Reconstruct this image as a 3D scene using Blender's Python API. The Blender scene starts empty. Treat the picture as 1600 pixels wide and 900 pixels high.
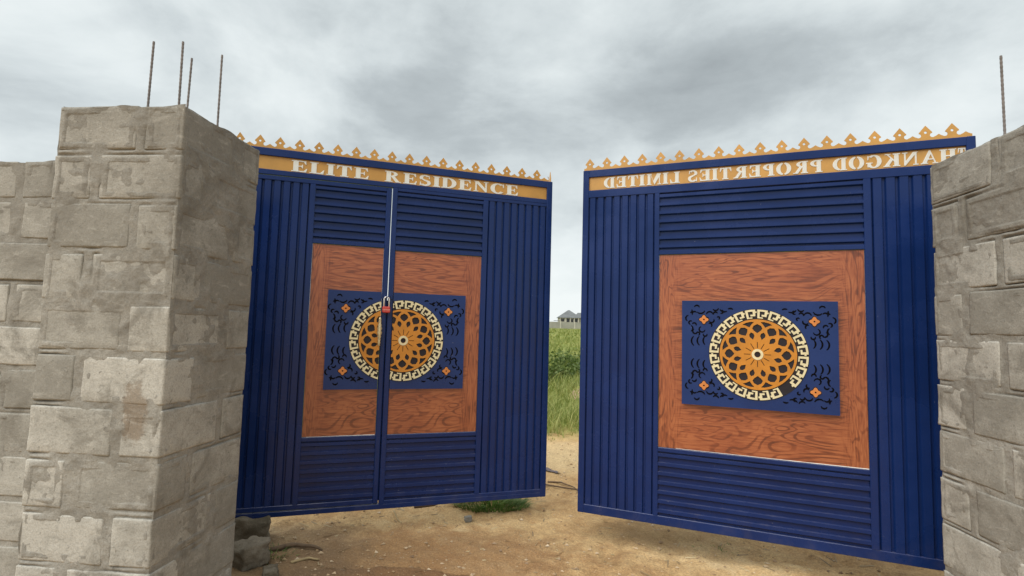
import bpy, bmesh, math, random
import numpy as np
from mathutils import Vector, Matrix, noise as mnoise

random.seed(7)
rng = np.random.default_rng(11)
scene = bpy.context.scene
C = bpy.context.collection
R = math.radians

# ------------------------------------------------------------------ camera
EYE = 1.55
cam_d = bpy.data.cameras.new('camera')
cam = bpy.data.objects.new('camera', cam_d)
C.objects.link(cam)
cam_d.sensor_width = 36.0
cam_d.lens = 817.0 / 1600.0 * 36.0
cam_d.clip_start = 0.05
cam_d.clip_end = 12000.0
cam.matrix_world = (Matrix.Translation((0, 0, EYE)) @ Matrix.Rotation(R(90 + 4.41), 4, 'X')
                    @ Matrix.Rotation(R(1.61), 4, 'Z'))
scene.camera = cam
scene.render.resolution_x, scene.render.resolution_y = 1024, 576
scene.view_settings.view_transform = 'Standard'
scene.view_settings.look = 'None'
scene.view_settings.exposure = 0.42
scene.view_settings.gamma = 1.0
scene.cycles.max_bounces = 6

# ------------------------------------------------------------------ sky and sun
SUN_AZ, SUN_EL = R(226), R(54)          # compass direction the light comes from: behind the camera, to its left
world = bpy.data.worlds.new('World')
scene.world = world
world.use_nodes = True
wn, wl = world.node_tree.nodes, world.node_tree.links


def node(tree, kind, **kw):
    n = tree.nodes.new(kind)
    for k, v in kw.items():
        if k in ('ins',):
            for kk, vv in v.items():
                n.inputs[kk].default_value = vv
        else:
            setattr(n, k, v)
    return n


def ramp(tree, fac, stops, interp='LINEAR'):
    n = tree.nodes.new('ShaderNodeValToRGB')
    cr = n.color_ramp
    cr.interpolation = interp
    while len(cr.elements) < len(stops):
        cr.elements.new(0.5)
    for e, (p, c) in zip(cr.elements, stops):
        e.position = p
        e.color = (*c, 1) if len(c) == 3 else c
    tree.links.new(fac, n.inputs[0])
    return n.outputs[0]


def math_n(tree, op, a, b=None, clamp=False):
    n = tree.nodes.new('ShaderNodeMath')
    n.operation = op
    n.use_clamp = clamp
    for i, v in enumerate((a, b)):
        if v is None:
            continue
        if isinstance(v, (int, float)):
            n.inputs[i].default_value = v
        else:
            tree.links.new(v, n.inputs[i])
    return n.outputs[0]


def vmath(tree, op, a, b=None):
    n = tree.nodes.new('ShaderNodeVectorMath')
    n.operation = op
    for i, v in enumerate((a, b)):
        if v is None:
            continue
        if isinstance(v, (tuple, list)):
            n.inputs[i].default_value = v
        else:
            tree.links.new(v, n.inputs[i])
    return n


def mixc(tree, fac, a, b, mode='MIX'):
    n = tree.nodes.new('ShaderNodeMix')
    n.data_type = 'RGBA'
    n.blend_type = mode
    for sock, v in ((n.inputs[0], fac), (n.inputs[6], a), (n.inputs[7], b)):
        if isinstance(v, (int, float)):
            sock.default_value = v
        elif isinstance(v, (tuple, list)):
            sock.default_value = (*v, 1)
        else:
            tree.links.new(v, sock)
    return n.outputs[2]


def noise_n(tree, vec, scale, detail=4, rough=0.55, dist=0.0):
    n = tree.nodes.new('ShaderNodeTexNoise')
    n.inputs['Scale'].default_value = scale
    n.inputs['Detail'].default_value = detail
    n.inputs['Roughness'].default_value = rough
    n.inputs['Distortion'].default_value = dist
    tree.links.new(vec, n.inputs['Vector'])
    return n.outputs['Fac']


def maprange(tree, v, a, b, c, d, smooth=True):
    n = tree.nodes.new('ShaderNodeMapRange')
    n.interpolation_type = 'SMOOTHSTEP' if smooth else 'LINEAR'
    tree.links.new(v, n.inputs['Value'])
    for k, x in zip(('From Min', 'From Max', 'To Min', 'To Max'), (a, b, c, d)):
        n.inputs[k].default_value = x
    return n.outputs['Result']


def build_sky():
    t = world.node_tree
    for n in list(wn):
        wn.remove(n)
    out = wn.new('ShaderNodeOutputWorld')
    bg = wn.new('ShaderNodeBackground')
    bg.inputs['Strength'].default_value = 0.10
    sky = wn.new('ShaderNodeTexSky')
    sky.sky_type = 'NISHITA'
    sky.sun_disc = False
    sky.sun_elevation = SUN_EL
    sky.sun_rotation = SUN_AZ
    tc = wn.new('ShaderNodeTexCoord')
    d = tc.outputs['Generated']
    # clouds stretch flat towards the horizon
    st = vmath(t, 'MULTIPLY', d, (1.0, 1.0, 2.0)).outputs[0]
    n1 = noise_n(t, st, 2.3, 8, 0.56, 0.35)
    st2 = vmath(t, 'ADD', st, (3.7, 1.3, 0.6)).outputs[0]
    n2 = noise_n(t, st2, 5.5, 7, 0.6, 0.25)
    n3 = noise_n(t, st2, 1.1, 4, 0.5, 0.0)
    dens = math_n(t, 'ADD', math_n(t, 'MULTIPLY', n1, 0.75), math_n(t, 'MULTIPLY', n2, 0.24))
    dens = math_n(t, 'ADD', dens, math_n(t, 'MULTIPLY', n3, 0.25))
    dens = math_n(t, 'SUBTRACT', dens, 0.13)
    # the heavy grey banks seen in the photograph, broken up by the noise
    for (D, rad, amt) in (((0.40, 0.83, 0.42), 0.30, 0.14), ((0.22, 0.86, 0.43), 0.22, 0.10), ((-0.19, 0.88, 0.40), 0.19, 0.11),
                          ((0.60, 0.72, 0.40), 0.26, 0.10), ((-0.02, 0.86, 0.52), 0.22, 0.07), ((-0.42, 0.78, 0.50), 0.22, 0.04)):
        df = vmath(t, 'MULTIPLY', vmath(t, 'SUBTRACT', d, D).outputs[0], (1, 1, 1.9)).outputs[0]
        ln = vmath(t, 'LENGTH', df).outputs['Value']
        g = maprange(t, ln, 0.0, rad, amt, 0.0)
        dens = math_n(t, 'ADD', dens, g)
    sep = wn.new('ShaderNodeSeparateXYZ')
    t.links.new(d, sep.inputs[0])
    hor = maprange(t, sep.outputs[2], -0.02, 0.30, 0.16, 0.0)     # paler towards the horizon
    dens = math_n(t, 'SUBTRACT', dens, hor)
    k = 8.7
    col = ramp(t, dens, [(0.30, (0.78, 0.825, 0.825)), (0.42, (0.69, 0.742, 0.748)), (0.52, (0.57, 0.622, 0.635)),
                         (0.62, (0.43, 0.474, 0.49)), (0.76, (0.32, 0.355, 0.37))])
    colk = mixc(t, 1.0, col, (k, k, k), 'MULTIPLY')
    skyk = sky.outputs[0]
    fin = mixc(t, 0.96, skyk, colk)
    t.links.new(fin, bg.inputs['Color'])
    t.links.new(bg.outputs[0], out.inputs['Surface'])


build_sky()
sun_d = bpy.data.lights.new('sun', 'SUN')
sun_d.energy = 2.9
sun_d.angle = R(60)
sun_d.color = (1.0, 0.965, 0.90)
sun = bpy.data.objects.new('sun', sun_d)
C.objects.link(sun)
sd = Vector((math.sin(SUN_AZ) * math.cos(SUN_EL), math.cos(SUN_AZ) * math.cos(SUN_EL), math.sin(SUN_EL)))
sun.rotation_euler = sd.to_track_quat('Z', 'Y').to_euler()

# ------------------------------------------------------------------ helpers


def thing(name, label, cat, loc=(0, 0, 0), rotz=0.0, group=None):
    o = bpy.data.objects.new(name, None)
    o.empty_display_size = 0.2
    C.objects.link(o)
    o.location = loc
    o.rotation_euler = (0, 0, rotz)
    o['label'] = label
    o['category'] = cat
    if group:
        o['group'] = group
    return o


def link_mesh(name, me, parent=None, mat=None, loc=None):
    o = bpy.data.objects.new(name, me)
    C.objects.link(o)
    if mat is not None and not me.materials:
        me.materials.append(mat)
    if parent is not None:
        o.parent = parent
    if loc is not None:
        o.location = loc
    return o


def obj(name, bm, mat, parent=None, loc=None, smooth=False):
    me = bpy.data.meshes.new(name)
    bm.normal_update()
    bm.to_mesh(me)
    bm.free()
    if smooth:
        me.polygons.foreach_set('use_smooth', [True] * len(me.polygons))
    return link_mesh(name, me, parent, mat, loc)


def box(bm, x0, x1, y0, y1, z0, z1, bev=0.0):
    r = bmesh.ops.create_cube(bm, size=1.0)
    vs = r['verts']
    for v in vs:
        v.co = Vector((x0 + (v.co.x + .5) * (x1 - x0), y0 + (v.co.y + .5) * (y1 - y0), z0 + (v.co.z + .5) * (z1 - z0)))
    if bev > 0:
        es = list({e for v in vs for e in v.link_edges})
        bmesh.ops.bevel(bm, geom=es, offset=bev, segments=1, affect='EDGES', profile=0.6)


def tube(bm, pts, rad, seg=8, cap=True):
    """a bent tube through pts; rad a number or a list"""
    pts = [Vector(p) for p in pts]
    rings = []
    for i, p in enumerate(pts):
        a = pts[max(i - 1, 0)]
        b = pts[min(i + 1, len(pts) - 1)]
        t = (b - a).normalized()
        up = Vector((0, 0, 1)) if abs(t.z) < 0.9 else Vector((0, 1, 0))
        u = t.cross(up).normalized()
        w = u.cross(t).normalized()
        r = rad[i] if isinstance(rad, (list, tuple)) else rad
        rings.append([bm.verts.new(p + (u * math.cos(2 * math.pi * k / seg) + w * math.sin(2 * math.pi * k / seg)) * r)
                      for k in range(seg)])
    for a, b in zip(rings[:-1], rings[1:]):
        for k in range(seg):
            bm.faces.new((a[k], a[(k + 1) % seg], b[(k + 1) % seg], b[k]))
    if cap:
        bm.faces.new(rings[0][::-1])
        bm.faces.new(rings[-1])


def lathe(bm, prof, seg=14, origin=(0, 0, 0)):
    """profile of (radius, z)"""
    ox, oy, oz = origin
    rings = []
    for r, z in prof:
        rings.append([bm.verts.new((ox + r * math.cos(2 * math.pi * k / seg), oy + r * math.sin(2 * math.pi * k / seg), oz + z))
                      for k in range(seg)])
    for a, b in zip(rings[:-1], rings[1:]):
        for k in range(seg):
            bm.faces.new((a[k], a[(k + 1) % seg], b[(k + 1) % seg], b[k]))
    bm.faces.new(rings[0][::-1])
    bm.faces.new(rings[-1])


def plate2d(outer, holes, thick, y_front):
    """cut sheet in the x,z plane: outer outline and holes, front face at y_front, thickness going back"""
    cu = bpy.data.curves.new('cut', 'CURVE')
    cu.dimensions = '2D'
    cu.fill_mode = 'BOTH'
    cu.extrude = thick / 2
    outers = outer if isinstance(outer[0][0], (list, tuple)) else [outer]
    for pl in outers + list(holes):
        sp = cu.splines.new('POLY')
        sp.points.add(len(pl) - 1)
        for q, (x, z) in zip(sp.points, pl):
            q.co = (x, z, 0, 1)
        sp.use_cyclic_u = True
    tmp = bpy.data.objects.new('cut', cu)
    me = bpy.data.meshes.new_from_object(tmp)
    bpy.data.objects.remove(tmp)
    bpy.data.curves.remove(cu)
    bm = bmesh.new()
    bm.from_mesh(me)
    bpy.data.meshes.remove(me)
    for v in bm.verts:
        x, z, d = v.co
        v.co = (x, y_front + thick / 2 - d, z)
    bmesh.ops.remove_doubles(bm, verts=bm.verts[:], dist=1e-5)
    bmesh.ops.recalc_face_normals(bm, faces=bm.faces[:])
    return bm


def clip_x(bm, xcut, keep_greater):
    geom = bm.verts[:] + bm.edges[:] + bm.faces[:]
    bmesh.ops.bisect_plane(bm, geom=geom, plane_co=(xcut, 0, 0), plane_no=(1, 0, 0),
                           clear_inner=keep_greater, clear_outer=not keep_greater)
    ed = [e for e in bm.edges if e.is_boundary]
    if ed:
        bmesh.ops.holes_fill(bm, edges=ed)
    return bm


def grid_mesh(name, X, Y, Z):
    ny, nx = X.shape
    co = np.stack([X, Y, Z], -1).reshape(-1, 3)
    i = np.arange(nx * ny).reshape(ny, nx)
    f = np.stack([i[:-1, :-1], i[:-1, 1:], i[1:, 1:], i[1:, :-1]], -1).reshape(-1, 4)
    return mesh_np(name, co, f)


def mesh_np(name, co, f, smooth=True):
    me = bpy.data.meshes.new(name)
    n = f.shape[1]
    me.vertices.add(len(co))
    me.vertices.foreach_set('co', np.ascontiguousarray(co, dtype=np.float32).ravel())
    me.loops.add(f.size)
    me.loops.foreach_set('vertex_index', np.ascontiguousarray(f, dtype=np.int32).ravel())
    me.polygons.add(len(f))
    me.polygons.foreach_set('loop_start', np.arange(0, f.size, n, dtype=np.int32))
    me.polygons.foreach_set('use_smooth', np.full(len(f), smooth))
    me.update(calc_edges=True)
    return me


# vectorised value noise
_perm = rng.random((64, 64, 64)).astype(np.float32)


def vnoise(x, y, z=0.0):
    x, y = np.asarray(x, float), np.asarray(y, float)
    z = np.asarray(z, float) + np.zeros_like(x)
    xi, yi, zi = np.floor(x).astype(int), np.floor(y).astype(int), np.floor(z).astype(int)
    fx, fy, fz = x - xi, y - yi, z - zi
    fx, fy, fz = (f * f * (3 - 2 * f) for f in (fx, fy, fz))
    out = 0
    for a in (0, 1):
        for b in (0, 1):
            for c in (0, 1):
                w = (fx if a else 1 - fx) * (fy if b else 1 - fy) * (fz if c else 1 - fz)
                out = out + w * _perm[(xi + a) % 64, (yi + b) % 64, (zi + c) % 64]
    return out * 2 - 1


def fbm(x, y, z=0.0, oct=4, gain=0.5):
    s, a = 0, 1.0
    for o in range(oct):
        s = s + a * vnoise(x * 2 ** o + o * 7.3, y * 2 ** o + o * 3.1, np.asarray(z) * 2 ** o + o * 1.7)
        a *= gain
    return s


# ------------------------------------------------------------------ materials


def mat(name):
    m = bpy.data.materials.new(name)
    m.use_nodes = True
    t = m.node_tree
    b = t.nodes['Principled BSDF']
    return m, t, b


def pos(t):
    return t.nodes.new('ShaderNodeNewGeometry').outputs['Position']


def objco(t):
    return t.nodes.new('ShaderNodeTexCoord').outputs['Object']


def bump(t, b, height, strength=0.3, dist=0.005):
    n = t.nodes.new('ShaderNodeBump')
    n.inputs['Strength'].default_value = strength
    n.inputs['Distance'].default_value = dist
    t.links.new(height, n.inputs['Height'])
    t.links.new(n.outputs[0], b.inputs['Normal'])


def mat_paint(name, base, rough=0.36, dusty=True, ior=1.62):
    m, t, b = mat(name)
    p = pos(t)
    n1 = noise_n(t, p, 3.0, 5, 0.6)
    n2 = noise_n(t, p, 45.0, 4, 0.6)
    lo = tuple(c * 0.86 for c in base)
    hi = tuple(c * 1.12 for c in base)
    col = ramp(t, n1, [(0.3, lo), (0.7, hi)])
    # brushed streaks running down the sheet
    st = vmath(t, 'MULTIPLY', p, (40, 40, 1.2)).outputs[0]
    n3 = noise_n(t, st, 1.0, 3, 0.5)
    col = mixc(t, maprange(t, n3, 0.55, 0.8, 0, 0.10), col, (0.016, 0.032, 0.09))
    if dusty:
        g = t.nodes.new('ShaderNodeNewGeometry')
        sx = t.nodes.new('ShaderNodeSeparateXYZ')
        t.links.new(g.outputs['True Normal'], sx.inputs[0])
        up = maprange(t, sx.outputs[2], 0.25, 0.95, 0.0, 1.0)
        n4 = noise_n(t, p, 9.0, 5, 0.65)
        spz = t.nodes.new('ShaderNodeSeparateXYZ')
        t.links.new(p, spz.inputs[0])
        low = maprange(t, spz.outputs[2], 0.3, 2.4, 1.0, 0.35)
        du = math_n(t, 'MULTIPLY', math_n(t, 'MULTIPLY', up, maprange(t, n4, 0.40, 0.74, 0.05, 0.17)), low)
        col = mixc(t, du, col, (0.36, 0.32, 0.28))
        # splashed dust near the ground
        sp = math_n(t, 'MULTIPLY', maprange(t, spz.outputs[2], 0.2, 0.40, 0.07, 0.0), maprange(t, n4, 0.45, 0.7, 0.0, 1.0))
        col = mixc(t, sp, col, (0.20, 0.16, 0.13))
        # fine scratches and nicks
        n5 = noise_n(t, p, 60.0, 2, 0.5)
        col = mixc(t, maprange(t, n5, 0.77, 0.80, 0.0, 0.5), col, (0.3, 0.3, 0.33))
    t.links.new(col, b.inputs['Base Color'])
    r = maprange(t, n1, 0.3, 0.7, rough - 0.07, rough + 0.10)
    t.links.new(r, b.inputs['Roughness'])
    b.inputs['IOR'].default_value = ior
    b.inputs['Specular IOR Level'].default_value = 0.32
    bump(t, b, math_n(t, 'ADD', n1, math_n(t, 'MULTIPLY', n2, 0.25)), 0.34, 0.006)
    return m


def mat_wood(name, xa, xb):
    """varnish-painted imitation wood; the grain stands upright left of xa and right of xb"""
    m, t, b = mat(name)
    p = objco(t)
    s = t.nodes.new('ShaderNodeSeparateXYZ')
    t.links.new(p, s.inputs[0])
    x, z = s.outputs[0], s.outputs[2]

    def grain(u, v, seed):
        cx = t.nodes.new('ShaderNodeCombineXYZ')
        t.links.new(math_n(t, 'MULTIPLY', u, 1.15), cx.inputs[0])
        t.links.new(math_n(t, 'MULTIPLY', v, 6.0), cx.inputs[1])
        cx.inputs[2].default_value = seed
        n = noise_n(t, cx.outputs[0], 1.0, 2.5, 0.45, 0.6)
        rings = math_n(t, 'SINE', math_n(t, 'MULTIPLY', n, 130.0))
        c2 = t.nodes.new('ShaderNodeCombineXYZ')
        t.links.new(math_n(t, 'MULTIPLY', u, 9.0), c2.inputs[0])
        t.links.new(math_n(t, 'MULTIPLY', v, 110.0), c2.inputs[1])
        c2.inputs[2].default_value = seed
        fine = noise_n(t, c2.outputs[0], 1.0, 3, 0.6)
        c3 = t.nodes.new('ShaderNodeCombineXYZ')
        t.links.new(math_n(t, 'MULTIPLY', u, 3.2), c3.inputs[0])
        t.links.new(math_n(t, 'MULTIPLY', v, 9.0), c3.inputs[1])
        c3.inputs[2].default_value = seed + 5
        blot = noise_n(t, c3.outputs[0], 1.0, 4, 0.6, 0.6)
        g = math_n(t, 'ADD', math_n(t, 'MULTIPLY', maprange(t, rings, 0.25, 0.95, 0, 1), maprange(t, blot, 0.36, 0.66, 0.12, 0.50)),
                   math_n(t, 'MULTIPLY', maprange(t, fine, 0.35, 0.70, 0.0, 1.0), 0.42))
        return math_n(t, 'ADD', g, maprange(t, blot, 0.50, 0.78, 0.0, 0.26))

    gh = grain(x, z, 1.3)
    gv = grain(z, x, 8.1)
    w = noise_n(t, p, 5.0, 3, 0.5)
    wob = math_n(t, 'MULTIPLY', math_n(t, 'SUBTRACT', w, 0.5), 0.10)
    xw = math_n(t, 'ADD', x, wob)
    ml = maprange(t, xw, xa - 0.06, xa + 0.06, 1.0, 0.0)
    mr = maprange(t, xw, xb - 0.06, xb + 0.06, 0.0, 1.0)
    mk = math_n(t, 'ADD', ml, mr, clamp=True)
    mx = t.nodes.new('ShaderNodeMix')
    t.links.new(mk, mx.inputs[0])
    t.links.new(gh, mx.inputs[2])
    t.links.new(gv, mx.inputs[3])
    col = ramp(t, mx.outputs[0], [(0.0, (0.390, 0.125, 0.046)), (0.30, (0.275, 0.072, 0.025)), (0.60, (0.155, 0.036, 0.013)), (1.0, (0.095, 0.025, 0.011))])
    big = noise_n(t, p, 2.2, 3, 0.5)
    col = mixc(t, maprange(t, big, 0.35, 0.7, 0.0, 0.28), col, (0.24, 0.055, 0.025))
    t.links.new(col, b.inputs['Base Color'])
    b.inputs['Roughness'].default_value = 0.34
    b.inputs['IOR'].default_value = 1.62
    bump(t, b, math_n(t, 'ADD', big, math_n(t, 'MULTIPLY', mx.outputs[0], 0.06)), 0.25, 0.004)
    return m


def mat_plain(name, base, rough=0.6, var=0.12, scale=8.0, metal=0.0, bmp=0.15, spec=None):
    m, t, b = mat(name)
    p = objco(t)
    n = noise_n(t, p, scale, 5, 0.6)
    col = ramp(t, n, [(0.3, tuple(c * (1 - var) for c in base)), (0.7, tuple(c * (1 + var) for c in base))])
    t.links.new(col, b.inputs['Base Color'])
    b.inputs['Roughness'].default_value = rough
    b.inputs['Metallic'].default_value = metal
    if bmp:
        bump(t, b, noise_n(t, p, scale * 6, 4, 0.6), bmp, 0.003)
    return m


def mat_concrete(name, lo, mid, hi, dark, obvar=0.35, bmp=0.55):
    m, t, b = mat(name)
    p = pos(t)
    n1 = noise_n(t, p, 2.1, 5, 0.6, 0.4)
    n2 = noise_n(t, p, 11.0, 6, 0.66, 0.3)
    n3 = noise_n(t, p, 130.0, 4, 0.7)
    oi = t.nodes.new('ShaderNodeObjectInfo')
    v = math_n(t, 'ADD', math_n(t, 'MULTIPLY', n1, 0.6), math_n(t, 'MULTIPLY', n2, 0.4))
    v = math_n(t, 'ADD', v, math_n(t, 'MULTIPLY', math_n(t, 'SUBTRACT', oi.outputs['Random'], 0.5), obvar))
    col = ramp(t, v, [(0.34, lo), (0.48, mid), (0.62, hi)])
    # damp and mortar-smeared dark patches
    n4 = noise_n(t, vmath(t, 'ADD', p, (5.2, 1.7, 9.9)).outputs[0], 3.4, 6, 0.66, 0.8)
    col = mixc(t, maprange(t, n4, 0.50, 0.66, 0.0, 0.80), col, dark)
    # one brown cement spill on the front of the left pillar
    dv = vmath(t, 'MULTIPLY', vmath(t, 'SUBTRACT', p, (-1.69, 2.41, 1.13)).outputs[0], (14.0, 6.0, 6.5)).outputs[0]
    dl = math_n(t, 'ADD', vmath(t, 'LENGTH', dv).outputs['Value'], math_n(t, 'MULTIPLY', math_n(t, 'SUBTRACT', n2, 0.5), 1.6))
    col = mixc(t, maprange(t, dl, 0.7, 1.0, 0.65, 0.0), col, (0.20, 0.145, 0.095))
    # weathering washed down from the unfinished tops
    spz = t.nodes.new('ShaderNodeSeparateXYZ')
    t.links.new(p, spz.inputs[0])
    wz = math_n(t, 'ADD', spz.outputs[2], math_n(t, 'MULTIPLY', math_n(t, 'SUBTRACT', n4, 0.5), 2.2))
    col = mixc(t, maprange(t, wz, 1.3, 2.6, 0.0, 0.60), col, dark)
    # trowel drags and cement films
    st = vmath(t, 'MULTIPLY', p, (9, 9, 26)).outputs[0]
    n6 = noise_n(t, st, 1.0, 5, 0.65, 0.6)
    col = mixc(t, maprange(t, n6, 0.54, 0.74, 0.0, 0.45), col, tuple(min(c * 1.12, 0.8) for c in hi))
    col = mixc(t, maprange(t, n6, 0.44, 0.26, 0.0, 0.50), col, tuple(c * 0.72 for c in lo))
    # sand grains and pits
    n7 = noise_n(t, p, 55.0, 5, 0.72)
    col = mixc(t, maprange(t, n3, 0.40, 0.66, 0.0, 0.34), col, tuple(c * 0.60 for c in lo))
    col = mixc(t, maprange(t, n7, 0.58, 0.70, 0.0, 0.55), col, tuple(c * 0.45 for c in lo))
    col = mixc(t, maprange(t, n7, 0.40, 0.26, 0.0, 0.40), col, tuple(min(c * 1.3, 0.8) for c in hi))
    t.links.new(col, b.inputs['Base Color'])
    b.inputs['Roughness'].default_value = 0.92
    b.inputs['Specular IOR Level'].default_value = 0.2
    h = math_n(t, 'ADD', math_n(t, 'MULTIPLY', n2, 0.5), math_n(t, 'MULTIPLY', n7, 0.35))
    h = math_n(t, 'ADD', h, math_n(t, 'MULTIPLY', n6, 0.25))
    bump(t, b, h, bmp, 0.014)
    return m


M = {}
M['blue'] = mat_paint('blue_gloss_paint', (0.0060, 0.0225, 0.108), rough=0.24, ior=1.48)
M['navy'] = mat_paint('navy_plate_paint', (0.0095, 0.0300, 0.128), rough=0.34, ior=1.5)
M['dark'] = mat_plain('dark_backing', (0.009, 0.0055, 0.010), 0.7, 0.2)
M['cutout_shade'] = mat_plain('cut_out_shade_inlay', (0.003, 0.003, 0.005), 0.95, 0.1, 8.0, 0.0, 0)  # black inlay colour, painted for the dark inside pierced openings
M['cutout_shade'].node_tree.nodes['Principled BSDF'].inputs['Specular IOR Level'].default_value = 0.1
M['orange'] = mat_plain('orange_paint', (0.46, 0.245, 0.055), 0.42, 0.14, 6.0)
M['orange2'] = mat_plain('rosette_orange_paint', (0.50, 0.195, 0.018), 0.45, 0.12, 14.0)
M['flower'] = mat_plain('flower_orange_paint', (0.56, 0.195, 0.045), 0.5, 0.1, 20.0)
M['cream'] = mat_plain('cream_paint', (0.66, 0.58, 0.36), 0.5, 0.12, 30.0)
M['block'] = mat_concrete('sandcrete_block', (0.250, 0.238, 0.208), (0.335, 0.321, 0.284), (0.465, 0.448, 0.402), (0.20, 0.187, 0.160), 0.28)
M['mortar'] = mat_concrete('sandcrete_mortar', (0.215, 0.202, 0.176), (0.280, 0.266, 0.234), (0.37, 0.354, 0.316), (0.175, 0.162, 0.137), 0.0, 0.7)
M['rebar'] = mat_plain('rusted_rebar', (0.17, 0.15, 0.14), 0.7, 0.3, 30.0, 0.3)
M['brass'] = mat_plain('painted_brass', (0.62, 0.50, 0.29), 0.33, 0.25, 60.0, 0.55)
M['steel'] = mat_plain('shackle_steel', (0.80, 0.80, 0.80), 0.35, 0.08, 20.0, 0.45)
M['red'] = mat_plain('red_lock_body', (0.50, 0.055, 0.045), 0.4, 0.2, 60.0)
M['redlabel'] = mat_plain('pale_red_band', (0.62, 0.21, 0.17), 0.5, 0.2, 60.0)
M['stick'] = mat_plain('dry_wood', (0.13, 0.085, 0.05), 0.85, 0.35, 20.0)
M['straw'] = mat_plain('dry_straw', (0.36, 0.27, 0.14), 0.85, 0.3, 20.0)
M['plastic'] = mat_plain('dark_plastic_film', (0.10, 0.075, 0.08), 0.45, 0.3, 12.0)
M['roof'] = mat_plain('grey_roof', (0.13, 0.14, 0.145), 0.7, 0.2, 0.6)
M['wallfar'] = mat_plain('pale_render', (0.48, 0.45, 0.39), 0.9, 0.15, 0.4)
M['wallgrey'] = mat_plain('grey_blockwork', (0.30, 0.29, 0.25), 0.9, 0.2, 0.25)
M['opening'] = mat_plain('window_glass', (0.03, 0.032, 0.036), 0.2, 0.2, 1.0)


M['filler'] = mat_plain('pale_filler', (0.62, 0.61, 0.58), 0.8, 0.15, 60.0)


def mat_letter():
    # thin opal sheet: the sky behind the gate glows through it
    m, t, b = mat('opal_white')
    b.inputs['Base Color'].default_value = (0.90, 0.90, 0.885, 1)
    b.inputs['Roughness'].default_value = 0.5
    tr = t.nodes.new('ShaderNodeBsdfTranslucent')
    tr.inputs['Color'].default_value = (0.95, 0.95, 0.93, 1)
    mx = t.nodes.new('ShaderNodeAddShader')
    out = t.nodes['Material Output']
    mixs = t.nodes.new('ShaderNodeMixShader')
    mixs.inputs[0].default_value = 0.55
    t.links.new(b.outputs[0], mixs.inputs[1])
    t.links.new(tr.outputs[0], mixs.inputs[2])
    t.links.new(mixs.outputs[0], out.inputs['Surface'])
    return m


M['letter'] = mat_letter()


def mat_ground():
    m, t, b = mat('sandy_earth')
    p = pos(t)
    s = t.nodes.new('ShaderNodeSeparateXYZ')
    t.links.new(p, s.inputs[0])
    n1 = noise_n(t, p, 0.9, 6, 0.62, 0.3)
    n2 = noise_n(t, p, 7.0, 6, 0.68, 0.2)
    n3 = noise_n(t, p, 70.0, 5, 0.7)
    v = math_n(t, 'ADD', math_n(t, 'MULTIPLY', n1, 0.55), math_n(t, 'MULTIPLY', n2, 0.45))
    col = ramp(t, v, [(0.34, (0.34, 0.200, 0.092)), (0.45, (0.53, 0.335, 0.155)), (0.55, (0.65, 0.445, 0.220)), (0.68, (0.72, 0.55, 0.32))])

    def spot(cx, cy, rx, ry, lo=0.55, hi=1.15, wob=0.5):
        d = vmath(t, 'MULTIPLY', vmath(t, 'SUBTRACT', p, (cx, cy, 0)).outputs[0], (1 / rx, 1 / ry, 0)).outputs[0]
        ln = vmath(t, 'LENGTH', d).outputs['Value']
        ln = math_n(t, 'ADD', ln, math_n(t, 'MULTIPLY', math_n(t, 'SUBTRACT', n2, 0.5), wob * 2))
        return maprange(t, ln, lo, hi, 1.0, 0.0)
    # damp red-brown clay before the left leaf, darker soil beside the pillar
    col = mixc(t, math_n(t, 'MULTIPLY', spot(-0.55, 3.62, 1.15, 0.62), 0.60), col, (0.30, 0.155, 0.070))
    col = mixc(t, math_n(t, 'MULTIPLY', spot(-0.72, 3.28, 0.62, 0.24, 0.85, 1.0, 0.25), 0.72), col, (0.19, 0.098, 0.048))
    col = mixc(t, math_n(t, 'MULTIPLY', spot(-1.45, 3.55, 0.62, 0.75), 0.65), col, (0.22, 0.155, 0.095))
    col = mixc(t, math_n(t, 'MULTIPLY', spot(1.35, 4.1, 0.55, 0.5), 0.25), col, (0.27, 0.20, 0.11))
    # bleached sand through the gateway
    col = mixc(t, math_n(t, 'MULTIPLY', spot(0.75, 6.6, 1.6, 0.9), 0.65), col, (0.66, 0.52, 0.30))
    # grains and chips
    col = mixc(t, maprange(t, n3, 0.34, 0.62, 0.0, 0.42), col, (0.17, 0.105, 0.06))
    n5 = noise_n(t, p, 150.0, 3, 0.6)
    col = mixc(t, maprange(t, n5, 0.63, 0.70, 0.0, 0.7), col, (0.60, 0.50, 0.36))
    col = mixc(t, maprange(t, n5, 0.37, 0.30, 0.0, 0.6), col, (0.07, 0.045, 0.03))
    # grass-covered beyond
    far = maprange(t, math_n(t, 'ADD', s.outputs[1], math_n(t, 'MULTIPLY', math_n(t, 'SUBTRACT', n1, 0.5), 2.5)), 7.4, 8.6, 0.0, 1.0)
    n6 = noise_n(t, p, 0.12, 6, 0.6)
    gcol = ramp(t, n6, [(0.3, (0.12, 0.16, 0.034)), (0.5, (0.20, 0.235, 0.058)), (0.7, (0.29, 0.30, 0.09))])
    col = mixc(t, far, col, gcol)
    t.links.new(col, b.inputs['Base Color'])
    b.inputs['Roughness'].default_value = 0.95
    b.inputs['Specular IOR Level'].default_value = 0.15
    bump(t, b, math_n(t, 'ADD', n2, math_n(t, 'MULTIPLY', n3, 0.5)), 1.0, 0.028)
    return m


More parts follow.
